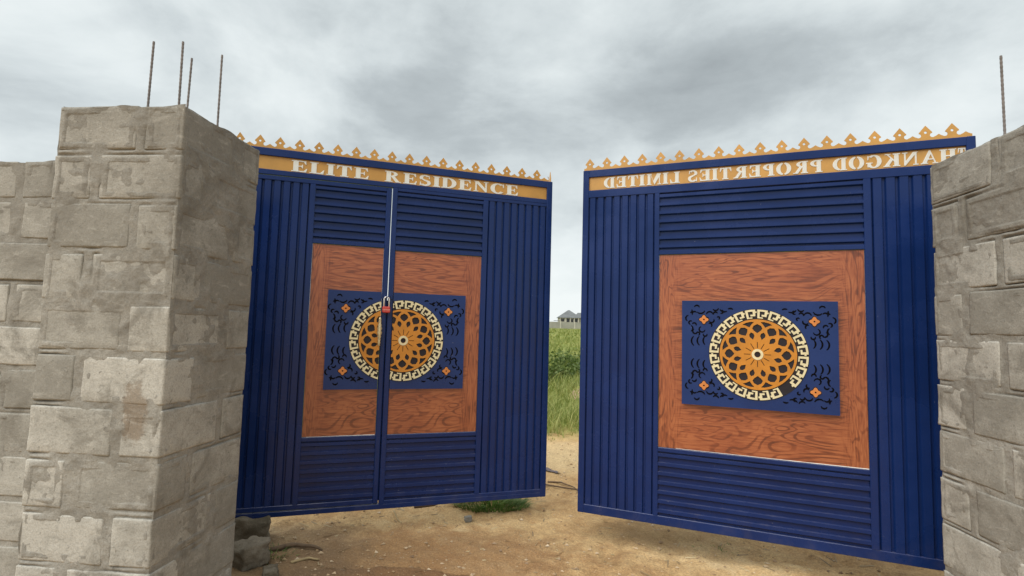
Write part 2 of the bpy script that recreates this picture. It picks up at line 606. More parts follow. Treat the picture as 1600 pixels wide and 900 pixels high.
def mat_leaf(name, a, bcol, c, sc=1.5, thin=0.35):
    m, t, b = mat(name)
    p = pos(t)
    n1 = noise_n(t, p, sc, 4, 0.6)
    g = t.nodes.new('ShaderNodeNewGeometry')
    v = math_n(t, 'ADD', math_n(t, 'MULTIPLY', n1, 0.6), math_n(t, 'MULTIPLY', g.outputs['Random Per Island'], 0.4))
    col = ramp(t, v, [(0.25, a), (0.5, bcol), (0.78, c)])
    t.links.new(col, b.inputs['Base Color'])
    b.inputs['Roughness'].default_value = 0.55
    tr = t.nodes.new('ShaderNodeBsdfTranslucent')
    t.links.new(col, tr.inputs['Color'])
    mx = t.nodes.new('ShaderNodeMixShader')
    mx.inputs[0].default_value = thin
    t.links.new(b.outputs[0], mx.inputs[1])
    t.links.new(tr.outputs[0], mx.inputs[2])
    t.links.new(mx.outputs[0], t.nodes['Material Output'].inputs['Surface'])
    return m


M['ground'] = mat_ground()
M['grass'] = mat_leaf('field_grass', (0.13, 0.185, 0.034), (0.26, 0.30, 0.070), (0.46, 0.43, 0.16), 0.7)
M['tuft'] = mat_leaf('tuft_grass', (0.06, 0.13, 0.024), (0.12, 0.21, 0.042), (0.24, 0.31, 0.09), 9.0)
M['weed'] = mat_leaf('weed_leaves', (0.06, 0.10, 0.022), (0.11, 0.165, 0.036), (0.20, 0.245, 0.065), 2.0)

# ------------------------------------------------------------------ terrain


def terrain(x, y):
    x, y = np.asarray(x, float), np.asarray(y, float)
    far = np.clip((y - 10.0) / 215.0, 0, 1)
    z = 1.95 * (far ** 1.05)
    near = np.exp(-(np.maximum(np.hypot(x - 0.3, y - 4.0) - 6, 0) / 6) ** 2)
    b = 0.030 * fbm(x * 0.9, y * 0.9, 3.3, 3) + 0.018 * fbm(x * 4, y * 4, 1.1, 3) + 0.010 * fbm(x * 14, y * 14, 6.1, 3)
    b = b * near + (1 - near) * 0.05 * fbm(x * 0.2, y * 0.2, 8.1, 3)
    b += 0.05 * np.exp(-((x + 1.75) ** 2 / 0.25 + (y - 3.4) ** 2 / 0.35))
    # smooth clay hump with a lip
    q = np.hypot((x + 0.72) / 0.62, (y - 3.28) / 0.24) + 0.12 * fbm(x * 3, y * 3, 9.0, 2)
    b += 0.022 * np.clip((1.0 - q) / 0.18, 0, 1)
    return z + b


def axis(dense0, dense1, step, lim0, lim1, grow=1.12):
    a = list(np.arange(dense0, dense1, step))
    s, v = step, dense1
    while v < lim1:
        a.append(v)
        s *= grow
        v += s
    a.append(lim1)
    s, v = step, dense0
    lo = []
    while v > lim0:
        s *= grow
        v -= s
        lo.append(max(v, lim0))
    return np.array(lo[::-1] + a)


gx = axis(-2.2, 2.9, 0.022, -1500, 1500)
gy = axis(2.9, 7.4, 0.022, -300, 2600, 1.09)
GX, GY = np.meshgrid(gx, gy)
ground = link_mesh('ground', grid_mesh('ground', GX, GY, terrain(GX, GY)), None, M['ground'])
ground['kind'] = 'structure'

# ------------------------------------------------------------------ block masonry


def block_mesh(L, W, H, seed):
    """one rough sandcrete block, worn edges, L along x, W along y, H along z, centred"""
    rs = np.random.default_rng(seed)
    bm = bmesh.new()
    bmesh.ops.create_cube(bm, size=1.0)
    for v in bm.verts:
        v.co = (v.co.x * L, v.co.y * W, v.co.z * H)
    cuts = {0: max(3, int(L / 0.030)), 1: max(3, int(W / 0.04)), 2: max(3, int(H / 0.030))}
    for ax in range(3):
        es = [e for e in bm.edges if abs((e.verts[0].co - e.verts[1].co).normalized()[ax]) > 0.99]
        bmesh.ops.subdivide_edges(bm, edges=es, cuts=cuts[ax], use_grid_fill=True)
    h = np.array([L / 2, W / 2, H / 2])
    off = rs.random(3) * 50
    co = np.array([v.co[:] for v in bm.verts])
    for ax in range(3):
        n_ = cuts[ax] + 1
        tcur = np.round((co[:, ax] / (2 * h[ax]) + 0.5) * n_).astype(int)
        lines = np.concatenate([[0, 0.009], np.linspace(0.009, 2 * h[ax] - 0.009, n_ - 1)[1:-1], [2 * h[ax] - 0.009, 2 * h[ax]]]) - h[ax]
        co[:, ax] = lines[tcur]
    for i in range(len(co)):
        p = co[i]
        r = 0.0045 + 0.006 * mnoise.noise(Vector(p * 14 + off))
        inner = np.clip(p, -(h - r), h - r)
        d = p - inner
        n = np.linalg.norm(d)
        q = inner + d / n * r if n > 1e-9 else p
        q = q * (1 + 0.0)
        nn = d / n if n > 1e-9 else np.zeros(3)
        q = q + nn * (0.0018 * mnoise.noise(Vector(p * 7 + off + 9)) + 0.0016 * mnoise.noise(Vector(p * 38 + off)))
        co[i] = q
    for v, q in zip(bm.verts, co):
        v.co = q
    me = bpy.data.meshes.new('block')
    bm.normal_update()
    bm.to_mesh(me)
    bm.free()
    me.polygons.foreach_set('use_smooth', [True] * len(me.polygons))
    me.materials.append(M['block'])
    return me


CH = 0.236                       # course height
BH, BW = 0.208, 0.190            # block height and thickness
S = 0.635                        # pillar side
BL = S - BW - 0.045
VAR_P = [block_mesh(BL, BW, BH, 100 + i) for i in range(7)]
VAR_W = [block_mesh(0.40, 0.17, BH, 200 + i) for i in range(5)]
VAR_H = [block_mesh(0.19, 0.17, BH, 300 + i) for i in range(3)]


def mortar_core(faces, ztop, zbot, step, seed, top_w, smear=0.0):
    """faces: list of (origin xy, dir xy, outward normal xy, length, rects); displaced sheets closed by a rough top"""
    cos, quads, base = [], [], 0
    for fi, (o, d, nrm, ln, rects, st) in enumerate(faces):
        nu = max(4, int(ln / st))
        nv = max(4, int((ztop - zbot) / st))
        u = np.linspace(0, ln, nu)
        z = np.linspace(zbot, ztop, nv)
        U, Z = np.meshgrid(u, z)
        dist = np.full(U.shape, 9.0)
        for (a, b, c, e) in rects:
            dx = np.maximum(np.maximum(a - U, U - b), 0)
            dz = np.maximum(np.maximum(c - Z, Z - e), 0)
            ins = np.maximum(np.maximum(a - U, U - b), np.maximum(c - Z, Z - e))
            dd = np.where((dx == 0) & (dz == 0), ins, np.hypot(dx, dz))
            dist = np.where(np.abs(dd) < np.abs(dist), dd, dist)
        sm = fbm(U * 3.2 + seed, Z * 3.6, fi * 3.0 + seed, 3)
        fine = fbm(U * 22 + seed, Z * 22, fi * 5.0, 3)
        gm = np.clip(-0.10 + 2.4 * fbm(U * 4 + 9, Z * 4 + seed, fi + 2.0, 2), 0, 1.9)
        disp = -0.0032 + 0.0052 * sm + 0.0030 * fine + 0.0030 * np.clip((Z - ztop + 0.9) / 0.6, 0, 1) + smear
        disp -= (0.012 - smear) * gm * np.exp(-((dist - 0.004) / 0.0065) ** 2)
        disp = np.where(dist < -0.03, disp - 0.004, disp)
        edge = np.clip(np.minimum(U, ln - U) / 0.025, 0, 1)
        eL = (1 - edge) * (U < ln / 2)
        eR = (1 - edge) * (U >= ln / 2)

        def chip(k):
            return 0.005 + 0.0045 * fbm(Z * 9.0, Z * 0 + k * 5.3 + seed, 1.0, 3)
        cL, cR = chip(fi), chip((fi + 1) % 4)
        disp = disp * edge - cL * eL - cR * eR
        U2 = U + cL * eL - cR * eR
        P = np.stack([o[0] + d[0] * U2 + nrm[0] * disp, o[1] + d[1] * U2 + nrm[1] * disp,
                      Z + 0.012 * fbm(U * 6 + o[0] * 3, U * 0 + seed, fi, 2) * (Z > ztop - 1e-6)], -1).reshape(-1, 3)
        i = np.arange(nu * nv).reshape(nv, nu) + base
        quads.append(np.stack([i[:-1, :-1], i[:-1, 1:], i[1:, 1:], i[1:, :-1]], -1).reshape(-1, 4))
        cos.append(P)
        base += nu * nv
    # rough cap
    lx, ly, x0, y0 = top_w
    nx, ny = max(4, int(lx / 0.02)), max(4, int(ly / 0.02))
    U, V = np.meshgrid(np.linspace(0.004, lx - 0.004, nx), np.linspace(0.004, ly - 0.004, ny))
    ed = np.clip(np.minimum(np.minimum(U, lx - U), np.minimum(V, ly - V)) / 0.03, 0, 1)
    Zt = ztop - 0.02 * (1 - ed) + ed * (0.010 + 0.014 * fbm(U * 7 + seed, V * 7, 2.2, 3))
    P = np.stack([x0 + U, y0 + V, Zt], -1).reshape(-1, 3)
    i = np.arange(nx * ny).reshape(ny, nx) + base
    quads.append(np.stack([i[:-1, :-1], i[:-1, 1:], i[1:, 1:], i[1:, :-1]], -1).reshape(-1, 4))
    cos.append(P)
    return mesh_np('mortar', np.concatenate(cos), np.concatenate(quads))


def pillar(name, label, corner, ang, ztop, seed, fine, smear=0.0):
    """corner: front left corner in plan; faces in order front (-y), right (+x), back (+y), left (-x)"""
    t = thing(name, label, 'pillar', (corner[0], corner[1], 0), ang, 'block gate pillars')
    rs = random.Random(seed)
    n = int(math.ceil((ztop + 0.08) / CH))
    origins = [((0, 0), (1, 0), (0, -1)), ((S, 0), (0, 1), (1, 0)), ((S, S), (-1, 0), (0, 1)), ((0, S), (0, -1), (-1, 0))]
    rects = [[], [], [], []]
    for k in range(n):
        z1 = ztop - k * CH - 0.006
        z0 = z1 - BH
        zc = (z0 + z1) / 2
        flip = k % 2
        for f, (o, d, nr) in enumerate(origins):
            sh = rs.uniform(-0.006, 0.006)
            if not flip:
                a, b = 0.0, BL
                ra, rb = S - BW, S
            else:
                a, b = S - BL, S
                ra, rb = 0.0, BW
            rects[f] += [(a + 0.01, b - 0.01, z0 + 0.004, z1 - 0.004), (ra + 0.01, rb - 0.01, z0 + 0.004, z1 - 0.004)]
            c = (a + b) / 2
            me = VAR_P[rs.randrange(len(VAR_P))]
            bl = link_mesh('block', me, t)
            inset = BW / 2 - rs.uniform(-0.0045, 0.0015)
            bl.location = (o[0] + d[0] * c - nr[0] * inset, o[1] + d[1] * c - nr[1] * inset, zc + rs.uniform(-0.003, 0.003))
            bl.rotation_euler = (rs.choice((0, math.pi)) + R(rs.uniform(-.5, .5)), R(rs.uniform(-.7, .7)), math.atan2(d[1], d[0]) + R(rs.uniform(-.6, .6)))
    faces = [(o, d, nr, S, rects[i], fine[i]) for i, (o, d, nr) in enumerate(origins)]
    core = mortar_core(faces, ztop - 0.004, -0.15, 0.008, seed, (S, S, 0, 0), smear)
    link_mesh('mortar', core, t, M['mortar'])
    return t


# measured corners
PA = R(-3.8)
pl = pillar('block_pillar', 'left rough sandcrete block gate pillar with four upright rods on top',
            (-2.190, 2.437), R(-4.4), 2.555, 3, (0.005, 0.005, 0.03, 0.012), 0.0006)
# right pillar: its back left corner stands at (2.281, 2.80)
ang_r = R(-4.97)
cxr = 2.281 - math.cos(ang_r + math.pi / 2) * S
cyr = 2.800 - math.sin(ang_r + math.pi / 2) * S
pr = pillar('block_pillar', 'right rough sandcrete block gate pillar with one upright rod on top',
            (cxr - 0.012, cyr), ang_r, 2.500, 8, (0.012, 0.03, 0.03, 0.005), 0.0022)


def rebar(parent, base_w, top_w):
    inv = Matrix.Translation(parent.location) @ Matrix.Rotation(parent.rotation_euler.z, 4, 'Z')
    a, b = inv.inverted() @ Vector(base_w), inv.inverted() @ Vector(top_w)
    bm = bmesh.new()
    n = 48
    pts = [a.lerp(b, i / n) for i in range(n + 1)]
    tube(bm, pts, [0.0052 + (0.001 if i % 2 else 0.0) for i in range(n + 1)], 7)
    return obj('rebar', bm, M['rebar'], parent)


# ---- rebar ends found from the photograph (base hidden just under the cap)
rebar(pl, (-1.904, 2.62, 2.48), (-1.900, 2.62, 2.986))
rebar(pl, (-1.742, 2.62, 2.48), (-1.748, 2.62, 2.990))
rebar(pl, (-1.905, 2.93, 2.48), (-1.896, 2.93, 3.062))
rebar(pl, (-1.730, 2.95, 2.48), (-1.734, 2.95, 3.097))
rebar(pr, (2.402, 2.50, 2.42), (2.399, 2.50, 2.970))

# ---- side wall running off to the left of the left pillar


def side_wall():
    d = Vector((math.cos(R(180 - 4.4)), math.sin(R(180 - 4.4))))
    # right end touches the pillar's left face; front face set back
    o = Vector((-2.145, 2.885))
    t = thing('block_wall', 'rough sandcrete block boundary wall beside the left gate pillar', 'wall', (o.x, o.y, 0), R(-4.4))
    rs = random.Random(5)
    L, T, ztop = 2.6, 0.17, 2.43
    rects = []
    n = int(math.ceil((ztop + 0.08) / CH))
    for k in range(n):
        z1 = ztop - k * CH - 0.006
        z0 = z1 - BH
        if k == 0:                                   # top course: short pieces on edge with wide mortar between
            us, lens, var = [0.10, 0.335, 0.565, 0.80], [0.19] * 4, VAR_H
        else:
            st = 0.225 if k % 2 else 0.44
            us, lens, var = [], [], VAR_W
            u = st - 0.22
            while u < L - 0.2:
                us.append(u)
                lens.append(0.40)
                u += 0.44
        for u, ln in zip(us, lens):
            if u - ln / 2 < -0.02 or u + ln / 2 > L:
                continue
            bl = link_mesh('block', var[rs.randrange(len(var))], t)
            bl.location = (-u, T / 2 - 0.002 + rs.uniform(-0.003, 0.004), (z0 + z1) / 2)
            bl.rotation_euler = (R(rs.uniform(-.6, .6)), R(rs.uniform(-.9, .9)), rs.choice((0, math.pi)) + R(rs.uniform(-.6, .6)))
            rects.append((L - u - ln / 2 + 0.01, L - u + ln / 2 - 0.01, z0 + 0.004, z1 - 0.004))
    faces = [((-L, 0), (1, 0), (0, -1), L, rects, 0.010),
             ((0, 0), (0, 1), (1, 0), T, [], 0.04), ((0, T), (-1, 0), (0, 1), L, [], 0.05), ((-L, T), (0, -1), (-1, 0), T, [], 0.04)]
    link_mesh('mortar', mortar_core(faces, ztop - 0.01, -0.15, 0.01, 21, (L, T, -L, 0)), t, M['mortar'])
    return t


side_wall()

# ------------------------------------------------------------------ gate leaves
ZB = 0.200
ZT = 2.797


def ribbed(x0, x1, z0, z1, vertical, pitch, y_face, depth, rib=0.42, flip=1, name='ribbed_sheet', parent=None):
    """one folded sheet: flats with raised ribs; ribs run up (vertical) or across"""
    ln = (x1 - x0) if vertical else (z1 - z0)
    n = max(1, round(ln / pitch))
    p = ln / n
    prof = [(0.0, depth)]
    for i in range(n):
        a = i * p
        c = a + p * 0.5
        hw = p * rib / 2
        sl = p * 0.10
        if vertical:
            prof += [(c - hw - sl, depth), (c - hw, 0.0), (c + hw, 0.0), (c + hw + sl, depth)]
        else:                                  # ledge on top, long slope underneath
            prof += [(c - p * 0.20, depth), (c - p * 0.08, 0.0), (c + p * 0.24, 0.0), (c + p * 0.28, depth)]
    prof.append((ln, depth))
    bm = bmesh.new()
    if vertical:
        lines = [(bm.verts.new((x0 + u, y_face + d, z0)), bm.verts.new((x0 + u, y_face + d, z1))) for u, d in prof]
    else:
        lines = [(bm.verts.new((x0, y_face + d, z0 + u)), bm.verts.new((x1, y_face + d, z0 + u))) for u, d in prof]
    for (a, b), (c, d) in zip(lines[:-1], lines[1:]):
        bm.faces.new((a, b, d, c) if not vertical else (a, c, d, b))
    bmesh.ops.recalc_face_normals(bm, faces=bm.faces[:])
    f = bm.faces[:]
    bmesh.ops.solidify(bm, geom=f, thickness=0.0014)
    es = [e for e in bm.edges if len(e.link_faces) == 2 and 0.15 < e.calc_face_angle(0) < 2.0 and e.calc_length() > 0.05]
    bmesh.ops.bevel(bm, geom=es, offset=0.0014, segments=2, affect='EDGES')
    return obj(name, bm, M['blue'], parent)


def mirror(holes):
    return holes


def crest_outline(s0, s1, first, pitch, z_base, h=0.095):
    """pierced spearhead cresting: outline and holes between s0 and s1"""
    half = pitch / 2
    unit = [(0.0, 0.036), (0.017, 0.0235)]
    for k in range(9):
        a = R(215 + (360 + 82 - 215) * k / 8)
        unit.append((0.0305 + 0.0142 * math.cos(a), 0.0325 + 0.0142 * math.sin(a)))
    unit += [(0.0325, 0.0515), (half, 0.096)]
    sc = half / 0.0668
    unit = [(u * (sc if u < half - 1e-6 else 1), z) for u, z in unit]
    full = unit + [(pitch - u, z) for u, z in unit[-2:0:-1]]
    top, holes = [], []
    n = int((s1 - first) / pitch) + 2
    for i in range(-1, n):
        b = first - half + i * pitch
        for u, z in full:
            x = b + u
            if s0 < x < s1:
                top.append((x, z_base + z))
        c = b + half
        if s0 + 0.02 < c < s1 - 0.02:
            holes.append([(c + 0.0078 * math.cos(R(a)), z_base + 0.051 + 0.0078 * math.sin(R(a))) for a in range(0, 360, 36)])
    # clean ends
    outline = [(s0, z_base - 0.01), (s1, z_base - 0.01), (s1, z_base + 0.022)] + top[::-1] + [(s0, z_base + 0.022)]
    return outline, holes


# --- hand-cut roman capitals, unit height -------------------------------------------------


def g_rect(a, b, c, d):
    return [(a, b), (c, b), (c, d), (a, d)]


def g_arc(cx, cz, rx, rz, ix, iz, a0, a1, n=12):
    o = [(cx + rx * math.cos(R(a0 + (a1 - a0) * k / n)), cz + rz * math.sin(R(a0 + (a1 - a0) * k / n))) for k in range(n + 1)]
    i = [(cx + ix * math.cos(R(a0 + (a1 - a0) * k / n)), cz + iz * math.sin(R(a0 + (a1 - a0) * k / n))) for k in range(n + 1)]
    return o + i[::-1]


def stem(x, w=0.275, s=0.09, z0=0.0, z1=1.0):
    return [g_rect(x, z0, x + w, z1), g_rect(x - s, z0, x + w + s, z0 + 0.075), g_rect(x - s, z1 - 0.075, x + w + s, z1)]


def glyph(ch, bridge):
    st = stem(0.09)
    if ch == 'E':
        return st + [g_rect(0.30, 0.915, 0.76, 1.0), [(0.62, 0.93), (0.76, 0.93), (0.78, 0.70), (0.735, 0.70)],
                     g_rect(0.30, 0.465, 0.56, 0.54), [(0.50, 0.50), (0.57, 0.33), (0.60, 0.33), (0.60, 0.67), (0.57, 0.67)],
                     g_rect(0.30, 0.0, 0.79, 0.085), [(0.64, 0.07), (0.79, 0.07), (0.83, 0.32), (0.785, 0.32)]], 0.86
    if ch == 'L':
        return st + [g_rect(0.30, 0.0, 0.74, 0.085), [(0.56, 0.07), (0.74, 0.07), (0.78, 0.36), (0.735, 0.36)]], 0.80
    if ch == 'I':
        return st, 0.44
    if ch == 'T':
        return stem(0.31)[:2] + [g_rect(0.03, 0.915, 0.83, 1.0), [(0.03, 0.93), (0.17, 0.93), (0.055, 0.66), (0.01, 0.66)],
                                 [(0.69, 0.93), (0.83, 0.93), (0.85, 0.66), (0.805, 0.66)]], 0.88
    if ch == 'R':
        return st + [g_arc(0.36, 0.755, 0.40, 0.245, 0.17, 0.165, -90, 90), g_rect(0.30, 0.915, 0.37, 1.0), g_rect(0.30, 0.51, 0.37, 0.59),
                     [(0.36, 0.53), (0.58, 0.53), (0.90, 0.0), (0.66, 0.0)], g_rect(0.66, 0.0, 0.98, 0.07)], 1.0
    if ch == 'P':
        return st + [g_arc(0.36, 0.735, 0.42, 0.265, 0.18, 0.180, -90, 90), g_rect(0.30, 0.915, 0.37, 1.0), g_rect(0.30, 0.47, 0.37, 0.555)], 0.82
    if ch == 'D':
        a = 78 if bridge else 90
        p = st + [g_arc(0.40, 0.5, 0.55, 0.5, 0.265, 0.40, -a, a, 18)]
        return p + ([] if bridge else [g_rect(0.30, 0.915, 0.41, 1.0), g_rect(0.30, 0.0, 0.41, 0.085)]), 0.99
    if ch == 'O':
        if bridge:
            return [g_arc(0.50, 0.5, 0.50, 0.52, 0.215, 0.415, -80, 80, 18), g_arc(0.50, 0.5, 0.50, 0.52, 0.215, 0.415, 100, 260, 18)], 1.02
        return [g_arc(0.50, 0.5, 0.50, 0.52, 0.215, 0.415, 0, 180, 18), g_arc(0.50, 0.5, 0.50, 0.52, 0.215, 0.415, 180, 360, 18)], 1.02
    if ch == 'C':
        return [g_arc(0.50, 0.5, 0.50, 0.52, 0.215, 0.415, 48, 318, 26), [(0.80, 0.93), (0.90, 0.98), (0.90, 0.62), (0.855, 0.62)]], 0.95
    if ch == 'G':
        return [g_arc(0.50, 0.5, 0.50, 0.52, 0.215, 0.415, 50, 318, 26), [(0.80, 0.93), (0.90, 0.98), (0.90, 0.64), (0.855, 0.64)],
                g_rect(0.68, 0.08, 0.90, 0.40), g_rect(0.58, 0.36, 0.99, 0.43)], 1.02
    if ch == 'S':
        return [g_arc(0.36, 0.735, 0.33, 0.285, 0.12, 0.175, 35, 215, 16), g_arc(0.38, 0.275, 0.35, 0.295, 0.13, 0.175, -145, 45, 16),
                [(0.09, 0.62), (0.25, 0.63), (0.64, 0.47), (0.62, 0.34), (0.50, 0.36)],
                [(0.58, 0.92), (0.64, 1.0), (0.66, 0.68), (0.61, 0.68)], [(0.06, 0.34), (0.11, 0.34), (0.16, 0.06), (0.05, -0.01)]], 0.76
    if ch == 'N':
        return [g_rect(0.12, 0.07, 0.225, 0.93), g_rect(0.02, 0.0, 0.33, 0.07), g_rect(0.78, 0.0, 0.885, 0.93), g_rect(0.68, 0.93, 0.99, 1.0),
                [(0.02, 1.0), (0.34, 1.0), (0.875, 0.20), (0.875, -0.01), (0.80, -0.01), (0.13, 0.92)]], 1.03
    if ch == 'M':
        return [g_rect(0.13, 0.07, 0.205, 0.95), g_rect(0.02, 0.0, 0.32, 0.07), [(0.02, 1.0), (0.36, 1.0), (0.66, 0.33), (0.56, 0.0)],
                [(0.56, 0.0), (0.62, 0.16), (0.90, 1.0), (0.84, 0.95)]] + stem(0.88, 0.22, 0.08), 1.24
    if ch == 'H':
        return st + stem(0.62) + [g_rect(0.32, 0.46, 0.63, 0.54)], 0.98
    if ch == 'A':
        return [[(0.44, 1.02), (0.54, 1.02), (0.96, 0.05), (0.70, 0.05), (0.405, 0.80)], [(0.40, 0.88), (0.44, 0.76), (0.20, 0.05), (0.115, 0.05)],
                g_rect(0.0, 0.0, 0.33, 0.07), g_rect(0.60, 0.0, 1.04, 0.07), g_rect(0.26, 0.31, 0.66, 0.385)], 1.06
    if ch == 'K':
        return st + [[(0.32, 0.44), (0.74, 0.95), (0.84, 0.95), (0.32, 0.32)], g_rect(0.60, 0.93, 0.96, 1.0),
                     [(0.42, 0.56), (0.56, 0.72), (0.99, 0.05), (0.72, 0.05)], g_rect(0.62, 0.0, 1.05, 0.07)], 1.06
    return [g_rect(0, 0, .5, 1)], 0.5


def add_letter(parent, ch, x, w_scale, z0, h, y, bridge, mirrored):
    polys, adv = glyph(ch, bridge)
    bm = bmesh.new()
    WORDS.append({'polys': [[((x + (adv - u if mirrored else u) * w_scale), z0 + z * h) for u, z in p_] for p_ in polys]})
    for i, pl_ in enumerate(polys):
        yy = y - 0.00012 * i                       # keep overlapping strokes off one plane
        q = [((x + (adv - u if mirrored else u) * w_scale), z0 + z * h) for u, z in pl_]
        fr = [bm.verts.new((a, yy, b)) for a, b in q]
        bk = [bm.verts.new((a, y + 0.0028, b)) for a, b in q]
        bm.faces.new(fr)
        m = len(q)
        for k in range(m):
            bm.faces.new((fr[k], fr[(k + 1) % m], bk[(k + 1) % m], bk[k]))
    bmesh.ops.recalc_face_normals(bm, faces=bm.faces[:])
    return obj('letter', bm, M['letter'], parent)


def cut_letters(board, letters):
    """open the board where the letters stand, so that daylight reaches their backs"""
    tmpc = bpy.data.collections.new('cutters')
    made = []
    for l in letters:
        bm = bmesh.new()
        for pl_ in l['polys']:
            fr = [bm.verts.new((a, -0.01, b)) for a, b in pl_]
            bk = [bm.verts.new((a, 0.05, b)) for a, b in pl_]
            bm.faces.new(fr)
            bm.faces.new(bk[::-1])
            for k in range(len(pl_)):
                bm.faces.new((fr[k], fr[(k + 1) % len(pl_)], bk[(k + 1) % len(pl_)], bk[k]))
        bmesh.ops.recalc_face_normals(bm, faces=bm.faces[:])
        me = bpy.data.meshes.new('cutter')
        bm.to_mesh(me)
        bm.free()
        o = bpy.data.objects.new('cutter', me)
        C.objects.link(o)
        o.parent = board
        tmpc.objects.link(o)
        made.append(o)
    md = board.modifiers.new('cut', 'BOOLEAN')
    md.operation = 'DIFFERENCE'
    md.operand_type = 'COLLECTION'
    md.collection = tmpc
    md.solver = 'EXACT'
    md.use_self = True
    bpy.context.view_layer.update()
    dg = bpy.context.evaluated_depsgraph_get()
    me = bpy.data.meshes.new_from_object(board.evaluated_get(dg))
    board.modifiers.clear()
    old = board.data
    board.data = me
    me.name = 'sign_board'
    for o in made:
        d = o.data
        bpy.data.objects.remove(o)
        bpy.data.meshes.remove(d)
    bpy.data.collections.remove(tmpc)
    bpy.data.meshes.remove(old)


WORDS = []


def add_word(parent, word, s0, s1, z0, h, y, bridge=False, mirrored=False):
    gap = 0.10
    adv = [glyph(c, bridge)[1] for c in word]
    tot = sum(adv) + gap * (len(word) - 1)
    k = (s1 - s0) / tot
    seq = list(word)[::-1] if mirrored else list(word)
    x = s0
    for c in seq:
        a = glyph(c, bridge)[1]
        add_letter(parent, c, x, k, z0, h, y, bridge, mirrored)
        x += (a + gap) * k


# --- ornamental plate ----------------------------------------------------------------------


def polar(cx, cz, r, a):
    return (cx + r * math.cos(R(a)), cz + r * math.sin(R(a)))


def rosette_holes(cx, cz, Rr):
    hs = []
    for k in range(12):
        a = 30 * k
        b = a + 15
        # narrow slits round the eye
        hs.append([polar(cx, cz, Rr * 0.185, a - 3.2), polar(cx, cz, Rr * 0.35, a - 1.5), polar(cx, cz, Rr * 0.355, a + 1.5), polar(cx, cz, Rr * 0.185, a + 3.2)])
        # small diamonds
        hs.append([polar(cx, cz, Rr * 0.43, b), polar(cx, cz, Rr * 0.53, b + 7.2), polar(cx, cz, Rr * 0.60, b + 5.6), polar(cx, cz, Rr * 0.645, b),
                   polar(cx, cz, Rr * 0.60, b - 5.6), polar(cx, cz, Rr * 0.53, b - 7.2)][::-1])
        # large kite between two arcs
        hs.append([polar(cx, cz, Rr * 0.605, a), polar(cx, cz, Rr * 0.68, a + 7.6), polar(cx, cz, Rr * 0.75, a + 10.2), polar(cx, cz, Rr * 0.82, a + 6.8),
                   polar(cx, cz, Rr * 0.865, a), polar(cx, cz, Rr * 0.82, a - 6.8), polar(cx, cz, Rr * 0.75, a - 10.2), polar(cx, cz, Rr * 0.68, a - 7.6)][::-1])
        # outer fan
        hs.append([polar(cx, cz, Rr * 0.79, b), polar(cx, cz, Rr * 0.865, b + 5.2), polar(cx, cz, Rr * 0.925, b + 9.8), polar(cx, cz, Rr * 0.94, b + 4),
                   polar(cx, cz, Rr * 0.94, b - 4), polar(cx, cz, Rr * 0.925, b - 9.8), polar(cx, cz, Rr * 0.865, b - 5.2)][::-1])
    return hs


def stroke(pts, w):
    """tapering open stroke as a closed outline"""
    n = len(pts)
    L, Rr_ = [], []
    for i, p in enumerate(pts):
        a, b = pts[max(i - 1, 0)], pts[min(i + 1, n - 1)]
        dx, dz = b[0] - a[0], b[1] - a[1]
        l = math.hypot(dx, dz) or 1
        f = w * (0.35 + 0.65 * math.sin(math.pi * (i + 0.35) / (n - 0.3)))
        L.append((p[0] - dz / l * f, p[1] + dx / l * f))
        Rr_.append((p[0] + dz / l * f, p[1] - dx / l * f))
    return L + Rr_[::-1]


def arcpts(cx, cz, r, a0, a1, n=6):
    return [polar(cx, cz, r, a0 + (a1 - a0) * k / n) for k in range(n + 1)]


def scrolls(cx, cz):
    """outlines of small scroll piercings, drawn as black inlays, one quarter mirrored four ways about the plate centre"""
    q = [arcpts(0.378, 0.078, 0.042, -52, 50), arcpts(0.340, 0.080, 0.042, -50, 48), arcpts(0.303, 0.082, 0.040, -46, 44),
         arcpts(0.395, 0.145, 0.017, -150, 60), arcpts(0.350, 0.160, 0.020, -170, 70), arcpts(0.402, 0.190, 0.014, 200, 20),
         arcpts(0.435, 0.165, 0.024, 120, 240, 4), arcpts(0.437, 0.235, 0.022, -60, 80, 4), arcpts(0.400, 0.268, 0.016, -30, 150),
         arcpts(0.300, 0.262, 0.022, 10, 170), arcpts(0.288, 0.225, 0.017, 150, 330), arcpts(0.262, 0.268, 0.014, -20, 160),
         arcpts(0.205, 0.318, 0.034, -120, -30, 5), arcpts(0.168, 0.280, 0.028, 60, 130, 4), arcpts(0.300, 0.190, 0.014, 60, 230),
         arcpts(0.360, 0.300, 0.030, 200, 320, 4), arcpts(0.330, 0.125, 0.013, 160, 380), arcpts(0.245, 0.240, 0.010, 30, 250, 4),
         arcpts(0.378, 0.128, 0.012, 10, 250), arcpts(0.425, 0.205, 0.013, -80, 130), arcpts(0.318, 0.228, 0.015, -60, 140),
         arcpts(0.385, 0.310, 0.018, 20, 170, 4), arcpts(0.262, 0.312, 0.020, 190, 330, 4), arcpts(0.225, 0.285, 0.012, 100, 300), arcpts(0.432, 0.290, 0.016, 150, 260, 4)]
    out = []
    for sx in (1, -1):
        for sz in (1, -1):
            for pts in q:
                o = stroke([(cx + sx * x, cz + sz * z) for x, z in pts], 0.0058)
                out.append(o)
    return out


